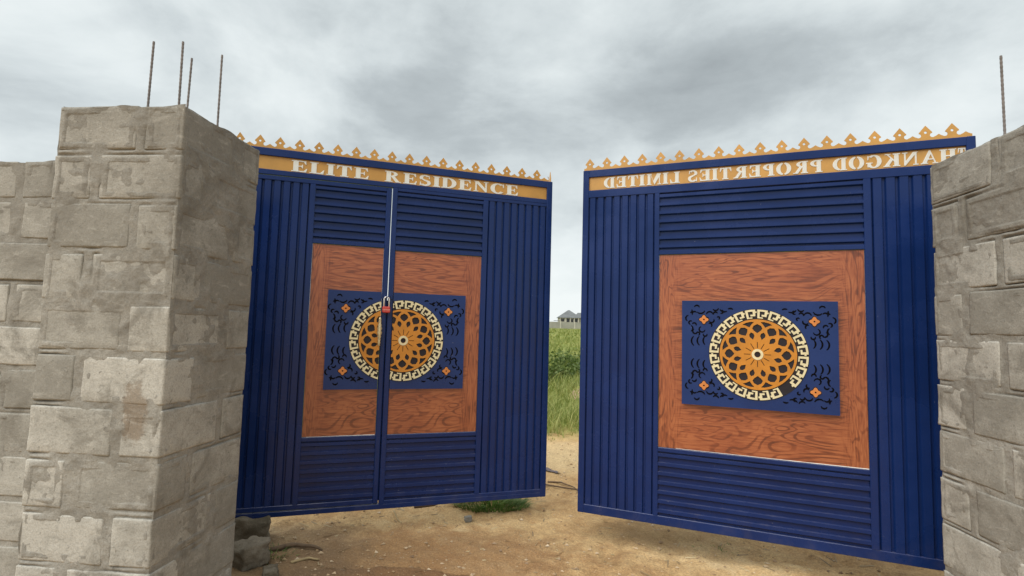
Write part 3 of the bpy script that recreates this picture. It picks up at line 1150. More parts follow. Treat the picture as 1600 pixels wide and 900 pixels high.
def key_piece_bm(r0, r1, da, cut=None):
    """one unit of the meander ring, angles in degrees, bent to the ring, centred on angle 0"""
    th = 0.17

    def P(u, v):
        return ((u - 0.5) * da, r0 + (r1 - r0) * v)
    path = [[(0.02, 0.0), (0.02, 1.0), (0.22, 1.0), (0.22, 0.0)],
            [(0.22, 0.79), (0.22, 1.0), (0.84, 1.0), (0.84, 0.79)],
            [(0.63, 0.24), (0.63, 0.79), (0.84, 0.79), (0.84, 0.24)],
            [(0.40, 0.24), (0.40, 0.44), (0.63, 0.44), (0.63, 0.24)],
            [(0.22, 0.0), (0.22, 0.13), (0.55, 0.13), (0.55, 0.0)],
            [(0.84, 0.60), (0.84, 0.79), (0.95, 0.79), (0.95, 0.60)]]
    polys = []
    for pl_ in path:
        q = []
        for (u, v), (u2, v2) in zip(pl_, pl_[1:] + pl_[:1]):
            for k in range(3):
                a, r = P(u + (u2 - u) * k / 3, v + (v2 - v) * k / 3)
                q.append((r * math.sin(R(a)), r * math.cos(R(a))))
        polys.append(q)
    return polys


def rosette_plate(parent, x0, x1, z0, z1, cx, cz, y, side=None, shift=0.0, missing=()):
    """ornamental plate part with its sub-parts; side None whole, else ('L'|'R', xcut): keep one half, moved by shift.
    When parent is already a part the pieces become its sub-parts."""
    Ro, Rk0, Rk1 = 0.236, 0.243, 0.302
    back_y = y + 0.006

    def finish(name, bm, material, par, smooth=False):
        if side:
            clip_x(bm, side[1], side[0] == 'R')
            for v in bm.verts:
                v.co.x += shift
        if len(bm.faces) == 0:
            bm.free()
            return None
        return obj(name, bm, material, par, smooth=smooth)

    bm = plate2d(g_rect(x0, z0, x1, z1), [], 0.004, y)
    pt = finish('ornament_plate', bm, M['navy'], parent)
    sub = pt if parent.parent is None else parent
    if sub is pt:
        pt.matrix_parent_inverse = Matrix.Identity(4)
    bm = bmesh.new()
    box(bm, x0 + 0.006, x1 - 0.006, back_y, 0.0145, z0 + 0.006, z1 - 0.006)
    finish('backing_plate', bm, M['dark'], sub)
    bm = bmesh.new()
    for i, o_ in enumerate(scrolls(cx, cz)):
        yy = y - 0.0006 - 0.00001 * i
        fr = [bm.verts.new((a, yy, b)) for a, b in o_]
        bk = [bm.verts.new((a, y + 0.001, b)) for a, b in o_]
        bm.faces.new(fr)
        for k in range(len(o_)):
            bm.faces.new((fr[k], fr[(k + 1) % len(o_)], bk[(k + 1) % len(o_)], bk[k]))
    bmesh.ops.recalc_face_normals(bm, faces=bm.faces[:])
    sw = finish('scrollwork', bm, M['cutout_shade'], sub)  # thin raised inlays, their black standing for shade in the piercings
    if sw:
        sw['kind'] = 'stuff'
    # black ground disc under ring and rosette
    bm = plate2d([polar(cx, cz, 0.306, a) for a in range(0, 360, 5)], [], 0.002, y - 0.0022)
    finish('ground_disc', bm, M['dark'], sub)
    bm = plate2d([polar(cx, cz, Ro, a) for a in range(0, 360, 4)],
                 [[polar(cx, cz, 0.019, a) for a in range(0, 360, 30)][::-1]] + rosette_holes(cx, cz, Ro), 0.005, y - 0.0078)
    finish('rosette', bm, M['orange2'], sub)
    bm = plate2d([polar(cx, cz, 0.036, a) for a in range(0, 360, 15)], [[polar(cx, cz, 0.020, a) for a in range(0, 360, 20)][::-1]], 0.003, y - 0.0112)
    finish('rosette_eye', bm, M['cream'], sub)
    N = 24
    for k in range(N):
        if k in missing:
            continue
        bm = bmesh.new()
        for i, pl_ in enumerate(key_piece_bm(Rk0, Rk1, 360 / N)):
            b2 = plate2d([(x, z) for x, z in pl_], [], 0.0042 + 0.0002 * i, y - 0.0064 - 0.0002 * i)
            me = bpy.data.meshes.new('t')
            b2.to_mesh(me)
            b2.free()
            bm.from_mesh(me)
            bpy.data.meshes.remove(me)
        rot = Matrix.Rotation(R(-360 / N * (k + 0.5)), 4, (0, -1, 0))
        tw = Matrix.Rotation(R(random.uniform(-1.5, 1.5)), 4, (0, -1, 0))
        for v in bm.verts:
            v.co = Vector((cx, 0, cz)) + rot @ v.co
        finish('meander_piece', bm, M['cream'], sub)
    for sx in (1, -1):
        for sz in (1, -1):
            fx, fz = cx + sx * 0.338, cz + sz * 0.228
            pts, dk = [], []
            for a in range(0, 360, 15):
                r = 0.0225 * (1.0 + 0.22 * math.cos(R(4 * a)))
                pts.append(polar(fx, fz, r * 1.12, a))
                dk.append(polar(fx, fz, r * 1.12 + 0.006, a))
            for nm, pl_, hl, m_, yy in (('flower_ground', dk, [], M['dark'], y - 0.0010), ('flower', pts, [[polar(fx, fz, 0.006, a) for a in range(0, 360, 45)][::-1]], M['flower'], y - 0.0060)):
                bm = plate2d(pl_, hl, 0.0008 if nm == 'flower_ground' else 0.004, yy)
                finish(nm, bm, m_, sub)
    # thin folded rim of the plate
    return pt


def wood_panel(parent, x0, x1, z0, z1, y, xa, xb, name):
    cx, cz = (x0 + x1) / 2, (z0 + z1) / 2
    bm = bmesh.new()
    box(bm, x0 - cx, x1 - cx, 0, 0.006, z0 - cz, z1 - cz, 0.0015)
    return obj('wood_panel', bm, mat_wood(name, xa - cx, xb - cx), parent, (cx, y, cz))


def bead(parent, x0, x1, z, seed):
    """pale ragged line of filler left along the lower edge of the wood panel"""
    bm = bmesh.new()
    n = 40
    pts, rad = [], []
    for i in range(n + 1):
        w = i / n
        pts.append((x0 + (x1 - x0) * w, 0.013, z + 0.001 * mnoise.noise(Vector((w * 30, seed, 0)))))
        rad.append(0.0012 + 0.0034 * w ** 1.5 * (0.7 + 0.6 * mnoise.noise(Vector((w * 18, seed, 3)))))
    tube(bm, pts, rad, 6)
    return obj('filler_bead', bm, M['filler'], parent)


def hinge(parent, x_leaf, pt_local, z):
    """steel strap welded to the leaf and let into the pillar"""
    bm = bmesh.new()
    a = Vector((x_leaf, 0.03, z))
    b = Vector((pt_local[0], pt_local[1], z))
    tube(bm, [a, a.lerp(b, .5), b], 0.014, 8)
    tube(bm, [a + Vector((0, 0, -.05)), a, a + Vector((0, 0, .05))], 0.017, 10)
    return obj('hinge', bm, M['blue'], parent)


def z_(z):
    return z - ZB


def to_local(leaf, w):
    m = Matrix.Translation(leaf.location) @ Matrix.Rotation(leaf.rotation_euler.z, 4, 'Z')
    return m.inverted() @ Vector((w[0], w[1], ZB))


RIB_V, RIB_H = 0.0665, 0.0625
YS = 0.008                       # ribs' crests lie this far behind the frame face
RD = 0.016
H1, H2 = 2.741, 2.637            # sign band
H3 = 2.578                       # underside of second rail
WZ1, WZ0 = 2.118, 0.735          # wood panel
RZ1, RZ0 = 2.150, 0.705          # rails above and below it
B1 = 0.262                       # top of bottom rail

# ---------------- right leaf (whole)
gr = thing('gate_leaf', 'right blue steel gate leaf lettered in mirror writing, with one whole wood panel', 'gate',
           (0.5342, 4.0184, ZB), -0.3905, 'open steel gate leaves')
WR = 2.440
bm = bmesh.new()
D0, D1 = 0.0, 0.045
bv = 0.003
box(bm, 0.0, 0.046, D0, D1, z_(0.2), z_(ZT), bv)
box(bm, WR - 0.046, WR, D0, D1, z_(0.2), z_(ZT), bv)
for (a, b_) in ((H1, ZT - 0.0005), (H3, H2), (0.2005, B1)):
    box(bm, 0.044, WR - 0.044, D0 + 0.002, D1 - 0.002, z_(a), z_(b_), bv)
for (a, b_) in ((0.545, 0.580), (1.855, 1.897)):
    box(bm, a, b_, D0 + 0.001, D1 - 0.004, z_(B1 - 0.002), z_(H3 + 0.002), bv)
for (a, b_) in ((WZ1, RZ1), (RZ0, WZ0)):
    box(bm, 0.578, 1.857, D0 + 0.003, D1 - 0.006, z_(a), z_(b_), bv)
obj('frame', bm, M['blue'], gr)
ribbed(0.046, 0.545, z_(B1 - .01), z_(H3 + .01), True, RIB_V, YS, RD, 0.62, parent=gr)
ribbed(1.897, WR - 0.046, z_(B1 - .01), z_(H3 + .01), True, RIB_V, YS, RD, 0.62, parent=gr)
ribbed(0.580, 1.855, z_(RZ1 - .005), z_(H3 + .005), False, RIB_H, YS - 0.003, RD + 0.002, 0.34, parent=gr)
ribbed(0.580, 1.855, z_(B1 - .005), z_(RZ0 + .005), False, RIB_H + 0.004, YS - 0.003, RD + 0.002, 0.34, parent=gr)
wood_panel(gr, 0.581, 1.854, z_(WZ0 + .001), z_(WZ1 - .001), 0.014, 0.700, 1.735, 'wood_grain_whole')
bead(gr, 0.70, 1.853, z_(WZ0 + .003), 1.0)
rosette_plate(gr, 0.742, 1.699, z_(1.056), z_(1.781), 1.2265, z_(1.421), -0.016, missing=(9,))
bm = bmesh.new()
box(bm, 0.046, WR - 0.046, 0.016, 0.020, z_(H2 - .004), z_(H1 + .004))
sb = obj('sign_board', bm, M['orange'], gr)
ZL, HL = 2.648, 0.083
add_word(sb, 'LIMITED', 0.157, 0.722, z_(ZL), HL, 0.0125, True, True)
add_word(sb, 'PROPERTIES', 0.776, 1.630, z_(ZL), HL, 0.0125, True, True)
add_word(sb, 'HANKGOD', 1.686, 2.347, z_(ZL), HL, 0.0125, True, True)
add_word(sb, 'T', 2.353, 2.3935, z_(ZL), HL, 0.0125, True, True)
cut_letters(sb, WORDS)
WORDS.clear()
out_, hl_ = crest_outline(0.004, WR - 0.012, 0.048, 0.1342, z_(ZT))
obj('crest', plate2d(out_, hl_, 0.004, 0.012), M['orange'], gr)
for zz in (0.6, 2.2):
    hinge(gr, WR - 0.01, to_local(gr, (2.66, 2.70)), z_(zz))

# ---------------- left leaf (with a wicket door)
gl = thing('gate_leaf', 'left blue steel gate leaf lettered in white, with a padlocked wicket door', 'gate',
           (-1.5844, 3.7360, ZB), 0.3111, 'open steel gate leaves')
x_lo, x_hi = -0.440, 2.000
bm = bmesh.new()
box(bm, x_hi - 0.048, x_hi, D0, D1, z_(0.2), z_(ZT), bv)
box(bm, x_lo, x_lo + 0.046, D0, D1, z_(0.2), z_(ZT), bv)
for (a, b_) in ((H1, ZT - 0.0005), (2.603, H2 + 0.004)):
    box(bm, x_lo + 0.044, x_hi - 0.046, D0 + 0.002, D1 - 0.002, z_(a), z_(b_), bv)
box(bm, x_lo + 0.044, x_hi - 0.046, D0 + 0.002, D1 - 0.002, z_(0.2005), z_(0.236), bv)
XM0, XM1 = 0.684, 0.722                       # fixed mullion right of the wicket
box(bm, XM0, XM1, D0 + 0.001, D1 - 0.004, z_(0.234), z_(2.604), bv)
box(bm, XM1 - 0.002, x_hi - 0.046, D0 + 0.003, D1 - 0.003, z_(H3), z_(2.605), bv)
box(bm, XM1 - 0.002, x_hi - 0.046, D0 + 0.003, D1 - 0.003, z_(0.234), z_(B1), bv)
box(bm, 1.404, 1.446, D0 + 0.0015, D1 - 0.005, z_(B1 - .002), z_(H3 + .002), bv)
for (a, b_) in ((WZ1, RZ1), (RZ0, WZ0)):
    box(bm, XM1 - 0.002, 1.406, D0 + 0.003, D1 - 0.006, z_(a), z_(b_), bv)
# stop that closes the lower part of the gap
box(bm, 0.660, 0.700, D1 + 0.002, D1 + 0.008, z_(0.25), z_(1.735))
obj('frame', bm, M['blue'], gl)
ribbed(1.446, x_hi - 0.048, z_(B1 - .01), z_(H3 + .01), True, RIB_V, YS, RD, 0.62, parent=gl)
ribbed(XM1, 1.404, z_(RZ1 - .005), z_(H3 + .005), False, RIB_H, YS - 0.003, RD + 0.002, 0.34, parent=gl)
ribbed(XM1, 1.404, z_(B1 - .005), z_(RZ0 + .005), False, RIB_H + 0.004, YS - 0.003, RD + 0.002, 0.34, parent=gl)
wood_panel(gl, XM1 + 0.001, 1.403, z_(WZ0 + .001), z_(WZ1 - .001), 0.014, -9, 1.285, 'wood_grain_right')
CXL = 0.8085
rosette_plate(gl, 0.342, 1.281, z_(1.072), z_(1.795), CXL, z_(1.435), -0.006, side=('R', 0.7235))
# wicket door
wd = bmesh.new()
XD0, XD1 = 0.638, 0.6778
box(wd, x_lo + 0.050, x_lo + 0.090, D0 + 0.0005, D1 - 0.002, z_(0.241), z_(2.598), bv)
box(wd, XD0, XD1, D0 + 0.0005, D1 - 0.002, z_(0.241), z_(2.598), 0.006)
for (a, b_) in ((2.566, 2.5975), (0.2415, 0.275)):
    box(wd, x_lo + 0.088, XD0 + 0.002, D0 + 0.002, D1 - 0.004, z_(a), z_(b_), bv)
box(wd, 0.092, 0.130, D0 + 0.0015, D1 - 0.005, z_(0.273), z_(2.568), bv)
for (a, b_) in ((WZ1 + .012, RZ1 + .012), (RZ0, WZ0)):
    box(wd, 0.128, XD0 + 0.002, D0 + 0.003, D1 - 0.006, z_(a), z_(b_), bv)
wk = obj('wicket_door', wd, M['blue'], gl)
ribbed(x_lo + 0.090, 0.092, z_(0.268), z_(2.572), True, RIB_V, YS, RD, 0.62, parent=wk)
ribbed(0.130, XD0, z_(RZ1 + .008), z_(2.570), False, RIB_H, YS - 0.003, RD + 0.002, 0.34, parent=wk)
ribbed(0.130, XD0, z_(0.270), z_(RZ0 + .005), False, RIB_H + 0.004, YS - 0.003, RD + 0.002, 0.34, parent=wk)
wood_panel(wk, 0.131, XD0 - 0.001, z_(WZ0 + .001), z_(WZ1 + .011), 0.014, 0.235, 9, 'wood_grain_left')
bead(wk, 0.16, 0.632, z_(WZ0 + .002), 2.0)
rosette_plate(wk, 0.342, 1.281, z_(1.072), z_(1.795), CXL, z_(1.435), -0.006, side=('L', 0.722), shift=-0.087)
# turned pull handle on two stubs
bm = bmesh.new()
hz, hh = z_(1.392), 0.212
prof = [(0.004, 0), (0.008, .004), (0.006, .016), (0.0085, .024), (0.006, .034), (0.009, .045), (0.0065, .056), (0.011, .070), (0.0085, .080), (0.0145, .098),
        (0.0095, .114), (0.014, .130), (0.009, .144), (0.011, .156), (0.0065, .168), (0.0085, .178), (0.006, .190), (0.0075, .200), (0.004, .212)]
lathe(bm, [(r_ * 1.35, z1_) for r_, z1_ in prof], 14, (0.630, -0.036, hz))
for dz in (0.02, 0.192):
    tube(bm, [(0.630, -0.036, hz + dz), (0.634, -0.018, hz + dz), (0.640, 0.002, hz + dz)], 0.005, 8)
obj('pull_handle', bm, M['brass'], wk, smooth=True)
# hasp and staple
bm = bmesh.new()
box(bm, 0.636, 0.676, -0.006, -0.001, z_(1.742), z_(1.782), 0.002)
box(bm, 0.6885, 0.719, -0.006, -0.001, z_(1.744), z_(1.778), 0.002)
tube(bm, [(0.655, -0.004, z_(1.772)), (0.662, -0.020, z_(1.760)), (0.672, -0.022, z_(1.758)), (0.690, -0.020, z_(1.760)), (0.700, -0.004, z_(1.772))], 0.0045, 7)
obj('hasp', bm, M['blue'], gl)
bm = bmesh.new()
box(bm, x_lo + 0.046, x_hi - 0.048, 0.016, 0.020, z_(H2 - .004), z_(H1 + .004))
sb = obj('sign_board', bm, M['orange'], gl)
add_word(sb, 'ELITE', -0.045, 0.504, z_(ZL), HL, 0.0125)
add_word(sb, 'RESIDENCE', 0.619, 1.702, z_(ZL), HL, 0.0125)
cut_letters(sb, WORDS)
WORDS.clear()
out_, hl_ = crest_outline(x_lo + 0.012, x_hi - 0.03, 1.861 - 0.1327 * 17, 0.1327, z_(ZT) - 0.004)
cr_ = plate2d(out_, hl_, 0.004, 0.012)
obj('crest', cr_, M['orange'], gl)
bm = bmesh.new()                                # last spike bent back round the end of the leaf
sp = [(0, -0.005), (0.045, -0.005), (0.045, 0.03), (0.038, 0.05), (0.024, 0.094), (0.006, 0.05), (0, 0.03)]
fr = [bm.verts.new((x_hi - 0.014, 0.012 + a * 0.8, z_(ZT) + b_)) for a, b_ in sp]
bk = [bm.verts.new((x_hi - 0.010, 0.012 + a * 0.8, z_(ZT) + b_)) for a, b_ in sp]
bm.faces.new(fr)
bm.faces.new(bk[::-1])
for k in range(len(sp)):
    bm.faces.new((fr[k], bk[k], bk[(k + 1) % len(sp)], fr[(k + 1) % len(sp)]))
bmesh.ops.recalc_face_normals(bm, faces=bm.faces[:])
obj('end_spike', bm, M['orange'], gl)
for zz in (0.6, 2.2):
    hinge(gl, x_lo + 0.01, to_local(gl, (-1.98, 3.00)), z_(zz))

# padlock hanging from the hasp
ml = Matrix.Translation(gl.location) @ Matrix.Rotation(0.3111, 4, 'Z')
pw = ml @ Vector((0.6725, -0.020, z_(1.640)))
pd = thing('padlock', 'red padlock with a long bare steel shackle hanging on the wicket door', 'padlock', pw, 0.3111)
bm = bmesh.new()
box(bm, -0.028, 0.028, -0.012, 0.012, 0.0, 0.046, 0.005)
obj('lock_body', bm, M['red'], pd)
bm = bmesh.new()
box(bm, -0.0270, 0.0270, -0.0128, 0.0128, 0.017, 0.026, 0.001)
obj('lock_band', bm, M['redlabel'], pd)
bm = bmesh.new()
tube(bm, [(-0.0185, 0, 0.036), (-0.0185, 0, 0.100)] + [(-0.0185 * math.cos(R(a)), 0, 0.100 + 0.0195 * math.sin(R(a))) for a in range(20, 170, 20)]
     + [(0.0185, 0, 0.100), (0.0185, 0, 0.036)], 0.0052, 8)
obj('shackle', bm, M['steel'], pd, smooth=True)

# ------------------------------------------------------------------ loose things on the ground


def gz(x, y):
    return float(terrain(np.array([x]), np.array([y]))[0])


def rough_stone(name, label, cat, x, y, sx, sy, sz, rz, material, seed, sink=0.2, ang=0.22):
    bm = bmesh.new()
    bmesh.ops.create_cube(bm, size=1.0)
    bmesh.ops.subdivide_edges(bm, edges=bm.edges[:], cuts=11, use_grid_fill=True)
    off = Vector((seed * 3.1, seed * 1.7, seed))
    for v in bm.verts:
        p = v.co.copy()
        sph = p.normalized() * 0.62
        q = p.lerp(sph, ang)
        q += p.normalized() * (0.14 * mnoise.noise(p * 2.2 + off) + 0.09 * mnoise.noise(p * 5 + off) + 0.04 * mnoise.noise(p * 13 + off))
        v.co = (q.x * sx, q.y * sy, q.z * sz)
    zmin = min(v.co.z for v in bm.verts)
    for v in bm.verts:
        v.co.z -= zmin + sz * sink
    o = obj(name, bm, material, None, smooth=True)
    o.location = (x, y, gz(x, y))
    o.rotation_euler = (0, 0, rz)
    o['label'] = label
    o['category'] = cat
    return o


M['rubble'] = mat_concrete('rubble', (0.12, 0.10, 0.07), (0.17, 0.145, 0.105), (0.25, 0.215, 0.165), (0.09, 0.075, 0.05), 0.2, 0.8)
rough_stone('rubble_block', 'dark broken block lump at the foot of the left pillar, under the gate', 'rubble', -1.76, 3.74, 0.22, 0.18, 0.20, 0.4, M['rubble'], 1)
rough_stone('rubble_block', 'pale concrete lump in the dirt nearest the left pillar corner', 'rubble', -1.60, 3.40, 0.19, 0.17, 0.15, 1.0, M['rubble'], 2)
rough_stone('rubble_block', 'small brown rubble piece lying before the pale lump by the pillar', 'rubble', -1.40, 3.26, 0.10, 0.08, 0.06, 2.0, M['rubble'], 3)
rough_stone('stone', 'small tan stone in front of the grass tuft below the left gate', 'stone', -0.30, 4.34, 0.055, 0.045, 0.04, 0.3, M['block'], 4)


def stick(name, label, pts, rad, material):
    P = [(x, y, gz(x, y) + h) for x, y, h in pts]
    bm = bmesh.new()
    n = len(P)
    fine_p, fine_r = [], []
    for i in range(n - 1):
        for k in range(4):
            w = k / 4
            p = Vector(P[i]).lerp(Vector(P[i + 1]), w)
            p += Vector((0, 0, 1)) * rad * 0.4 * mnoise.noise(p * 20)
            p.x += rad * 0.7 * mnoise.noise(p * 13)
            fine_p.append(p)
            fine_r.append(rad * (1.0 - 0.45 * (i + w) / (n - 1)) * (1 + 0.2 * mnoise.noise(p * 40)))
    fine_p.append(Vector(P[-1]))
    fine_r.append(rad * 0.4)
    tube(bm, fine_p, fine_r, 7)
    o = obj(name, bm, material, None, smooth=True)
    o['label'] = label
    o['category'] = 'stick'
    return o


stick('stick', 'thick bent brown stick on the soil right of the left pillar', [(-1.565, 3.615, .014), (-1.45, 3.68, .018), (-1.33, 3.73, .022), (-1.245, 3.70, .008)], 0.016, M['stick'])
stick('stick', 'short pale stick on the dirt between the bent stick and damp clay', [(-1.36, 3.46, .008), (-1.27, 3.52, .010), (-1.21, 3.55, .008)], 0.010, M['straw'])
stick('stick', 'long dark twig lying under the left gate beside the grass tuft', [(-0.78, 4.58, .010), (-0.62, 4.64, .014), (-0.45, 4.72, .012), (-0.36, 4.80, .008)], 0.013, M['stick'])
stick('stick', 'thin dry stalk lying near the dark twig under the gate', [(-0.92, 4.42, .010), (-0.86, 4.30, .012), (-0.80, 4.16, .006)], 0.006, M['straw'])
stick('stick', 'weathered branch across the sand in the gateway opening', [(0.30, 5.35, .012), (0.52, 5.22, .020), (0.74, 5.16, .014), (0.90, 5.06, .008)], 0.009, M['stick'])
stick('stick', 'curved twig crossing the branch in the gateway opening', [(0.42, 5.46, .010), (0.55, 5.38, .025), (0.66, 5.25, .020), (0.70, 5.10, .008)], 0.008, M['stick'])


def litter(name, label, x, y, w, l, rz):
    n, m = 14, 8
    U, V = np.meshgrid(np.linspace(-w / 2, w / 2, n), np.linspace(-l / 2, l / 2, m))
    U2 = U + 0.02 * fbm(U * 9, V * 9, 4, 2)
    V2 = V * (0.5 + 0.5 * np.cos(U / w * 2.2)) + 0.02 * fbm(U * 9 + 4, V * 9, 1, 2)
    c, s = math.cos(rz), math.sin(rz)
    X, Y = x + U2 * c - V2 * s, y + U2 * s + V2 * c
    Z = terrain(X, Y) + 0.010 + 0.016 * np.abs(fbm(U * 18, V * 18, 2, 3))
    o = link_mesh(name, grid_mesh(name, X, Y, Z), None, M['plastic'])
    o['label'] = label
    o['category'] = 'litter'
    return o


litter('plastic_sheet', 'crumpled dark plastic scrap on pale sand behind the left gate edge', 0.44, 5.85, 0.30, 0.09, -0.75)

# gravel and chips: nobody could count them


def gravel():
    n = 8500
    x = rng.uniform(-2.0, 2.7, n)
    y = 3.0 + rng.random(n) ** 1.2 * 4.5
    keep = (np.abs(fbm(x * 1.6, y * 1.6, 5, 2)) + rng.random(n) * 0.8) > 0.45
    x, y = x[keep], y[keep]
    n = len(x)
    r = 0.0020 + 0.013 * rng.random(n) ** 6
    base = np.array([(1, 0, 0), (-.5, .87, 0), (-.5, -.87, 0), (0.1, 0.1, .8), (0, 0, -.6)])
    th = rng.random(n) * 6.28
    c, s = np.cos(th), np.sin(th)
    st = 0.6 + 0.8 * rng.random((n, 5, 3))
    b = base[None] * st
    X = (b[..., 0] * c[:, None] - b[..., 1] * s[:, None]) * r[:, None] * 1.4 + x[:, None]
    Y = (b[..., 0] * s[:, None] + b[..., 1] * c[:, None]) * r[:, None] + y[:, None]
    Z = b[..., 2] * r[:, None] + (terrain(x, y) + r * 0.3)[:, None]
    co = np.stack([X, Y, Z], -1).reshape(-1, 3)
    f = np.array([(0, 1, 3), (1, 2, 3), (2, 0, 3), (1, 0, 4), (2, 1, 4), (0, 2, 4)])
    F = (f[None] + (np.arange(n) * 5)[:, None, None]).reshape(-1, 3)
    m = mat_leaf('gravel_mix', (0.20, 0.125, 0.07), (0.42, 0.29, 0.16), (0.56, 0.45, 0.31), 3.0, 0.0)
    o = link_mesh('gravel', mesh_np('gravel', co, F, False), None, m)
    o['kind'] = 'stuff'


gravel()

def straw_litter():
    n = 420
    x = rng.uniform(-1.8, 2.5, n)
    y = 3.1 + rng.random(n) * 3.6
    a = rng.random(n) * 6.28
    l = 0.012 + 0.05 * rng.random(n) ** 3
    w = 0.0012 + 0.0022 * rng.random(n)
    cs, sn = np.cos(a), np.sin(a)
    Q = []
    for (u, v) in ((-1, -1), (1, -1), (1, 1), (-1, 1)):
        px = x + cs * l * u - sn * w * v
        py = y + sn * l * u + cs * w * v
        Q.append(np.stack([px, py, terrain(px, py) + 0.004 + 0.003 * (v > 0)], -1))
    co = np.stack(Q, 1).reshape(-1, 3)
    m = mat_leaf('straw_mix', (0.10, 0.065, 0.035), (0.30, 0.22, 0.11), (0.55, 0.45, 0.26), 3.0, 0.0)
    o = link_mesh('straw_litter', mesh_np('straw_litter', co, np.arange(n * 4).reshape(n, 4), False), None, m)
    o['kind'] = 'stuff'


straw_litter()

# ------------------------------------------------------------------ vegetation


def blades(x, y, h, w, lean, seed, segs=3):
    r = np.random.default_rng(seed)
    n = len(x)
    th = r.random(n) * 6.28
    fa = th + 1.57 + r.normal(0, 0.5, n)
    ts = np.linspace(0, 1, segs + 1)
    z0 = terrain(x, y)
    L, Rr_ = [], []
    ln = h * lean * (0.4 + r.random(n))
    for t in ts:
        px = x + np.cos(th) * ln * t ** 2
        py = y + np.sin(th) * ln * t ** 2
        pz = z0 - 0.01 + h * t * (1 - 0.28 * t * lean)
        ww = w * (1 - t) ** 0.7 * 0.5 + 0.0004
        L.append(np.stack([px + np.cos(fa) * ww, py + np.sin(fa) * ww, pz], -1))
        Rr_.append(np.stack([px - np.cos(fa) * ww, py - np.sin(fa) * ww, pz], -1))
    co = np.stack(L + Rr_, 1)
    k = segs + 1
    f = np.array([(i, k + i, k + i + 1, i + 1) for i in range(segs)])
    F = (f[None] + (np.arange(n) * 2 * k)[:, None, None]).reshape(-1, 4)
    return co.reshape(-1, 3), F


def field():
    cos, Fs, base = [], [], 0
    for (y0, y1, dens, hh, ww, segs, seed) in ((7.1, 12, 520, 0.36, 0.012, 3, 1), (12, 26, 120, 0.42, 0.022, 3, 2), (26, 62, 22, 0.45, 0.055, 2, 3), (62, 228, 2.2, 0.50, 0.20, 2, 4)):
        area = (y1 - y0) * 0.75 * (y0 + y1) / 2
        n = int(dens * area)
        y = y0 + (y1 - y0) * rng.random(n)
        x = (rng.uniform(-0.28, 0.47, n)) * y
        cl = fbm(x * (0.9 if y0 < 12 else 0.25), y * (0.9 if y0 < 12 else 0.25), 3.0, 3)
        edge = 7.55 + 0.5 * fbm(x * 0.8, y * 0 + 1.0, 2.0, 3)
        keep = (rng.random(n) < 0.62 + 0.5 * cl) & (y > edge + rng.random(n) * 0.45)
        x, y, cl = x[keep], y[keep], cl[keep]
        near_edge = np.clip((y - 7.3) / 0.9, 0.25, 1)
        h = hh * near_edge * (0.45 + 0.75 * rng.random(len(x))) * (1 + 0.35 * cl)
        co, F = blades(x, y, h, ww * (0.6 + 0.8 * rng.random(len(x))), 0.75, seed, segs)
        cos.append(co)
        Fs.append(F + base)
        base += len(co)
    o = link_mesh('grass_field', mesh_np('grass_field', np.concatenate(cos), np.concatenate(Fs)), None, M['grass'])
    o['kind'] = 'stuff'


field()


def tuft(name, label, cx, cy, rx, ry, n, h, seed):
    r = np.random.default_rng(seed)
    a, q = r.random(n) * 6.28, np.sqrt(r.random(n))
    x, y = cx + np.cos(a) * q * rx, cy + np.sin(a) * q * ry
    co, F = blades(x, y, h * (0.5 + 0.7 * r.random(n)) * (1.05 - 0.6 * q), 0.007 * (0.6 + r.random(n)), 1.0, seed)
    o = link_mesh(name, mesh_np(name, co, F), None, M['tuft'])
    o['label'] = label
    o['category'] = 'grass'
    return o


tuft('grass_tuft', 'bright green grass tuft on the bare earth behind the left gate bottom', -0.13, 4.70, 0.32, 0.22, 1300, 0.17, 31)
tw1 = tuft('grass_tuft', 'sparse small green weeds beside the rubble at the left pillar', -1.52, 3.56, 0.14, 0.16, 110, 0.06, 32)
tw2 = tuft('grass_tuft', 'faint low green sprouts in the soil under the right gate', 1.55, 3.92, 0.22, 0.14, 110, 0.035, 33)
for o_ in (tw1, tw2):
    o_['kind'] = 'stuff'
    o_.name = 'low_weeds'
    del o_['label'], o_['category']



def shrub(name, label, x, y, h, rad, n, seed, group='weedy shrubs in the field'):
    t = thing(name, label, 'shrub', (x, y, gz(x, y)), 0, group)
    r = np.random.default_rng(seed)
    bm = bmesh.new()
    tips = []
    for k in range(7):
        a = r.random() * 6.28
        d = rad * (0.3 + 0.7 * r.random())
        top = Vector((math.cos(a) * d, math.sin(a) * d, h * (0.6 + 0.4 * r.random())))
        mid = Vector((top.x * 0.35, top.y * 0.35, top.z * 0.55))
        tube(bm, [(0, 0, -0.03), mid, top], [0.012, 0.008, 0.003], 5)
        tips += [mid.lerp(top, w) for w in (0.0, .3, .6, .85, 1.0)] + [Vector((0, 0, 0)).lerp(mid, 0.6)]
    obj('stem', bm, M['stick'], t)
    c = np.array([tips[i] for i in r.integers(0, len(tips), n)])
    c = c + r.normal(0, 0.11, (n, 3)) * np.array([1, 1, 0.8]) * (rad / 0.5)
    c[:, 2] = np.abs(c[:, 2]) + 0.02
    s = 0.035 + 0.05 * r.random(n)
    u = r.normal(0, 1, (n, 3))
    u /= np.linalg.norm(u, axis=1)[:, None]
    v = np.cross(u, r.normal(0, 1, (n, 3)))
    v /= np.linalg.norm(v, axis=1)[:, None]
    co = np.stack([c - u * s[:, None], c + v * s[:, None] * .45, c + u * s[:, None], c - v * s[:, None] * .45], 1).reshape(-1, 3)
    F = np.arange(n * 4).reshape(n, 4)
    link_mesh('foliage', mesh_np('foliage', co, F, False), t, M['weed'])
    return t


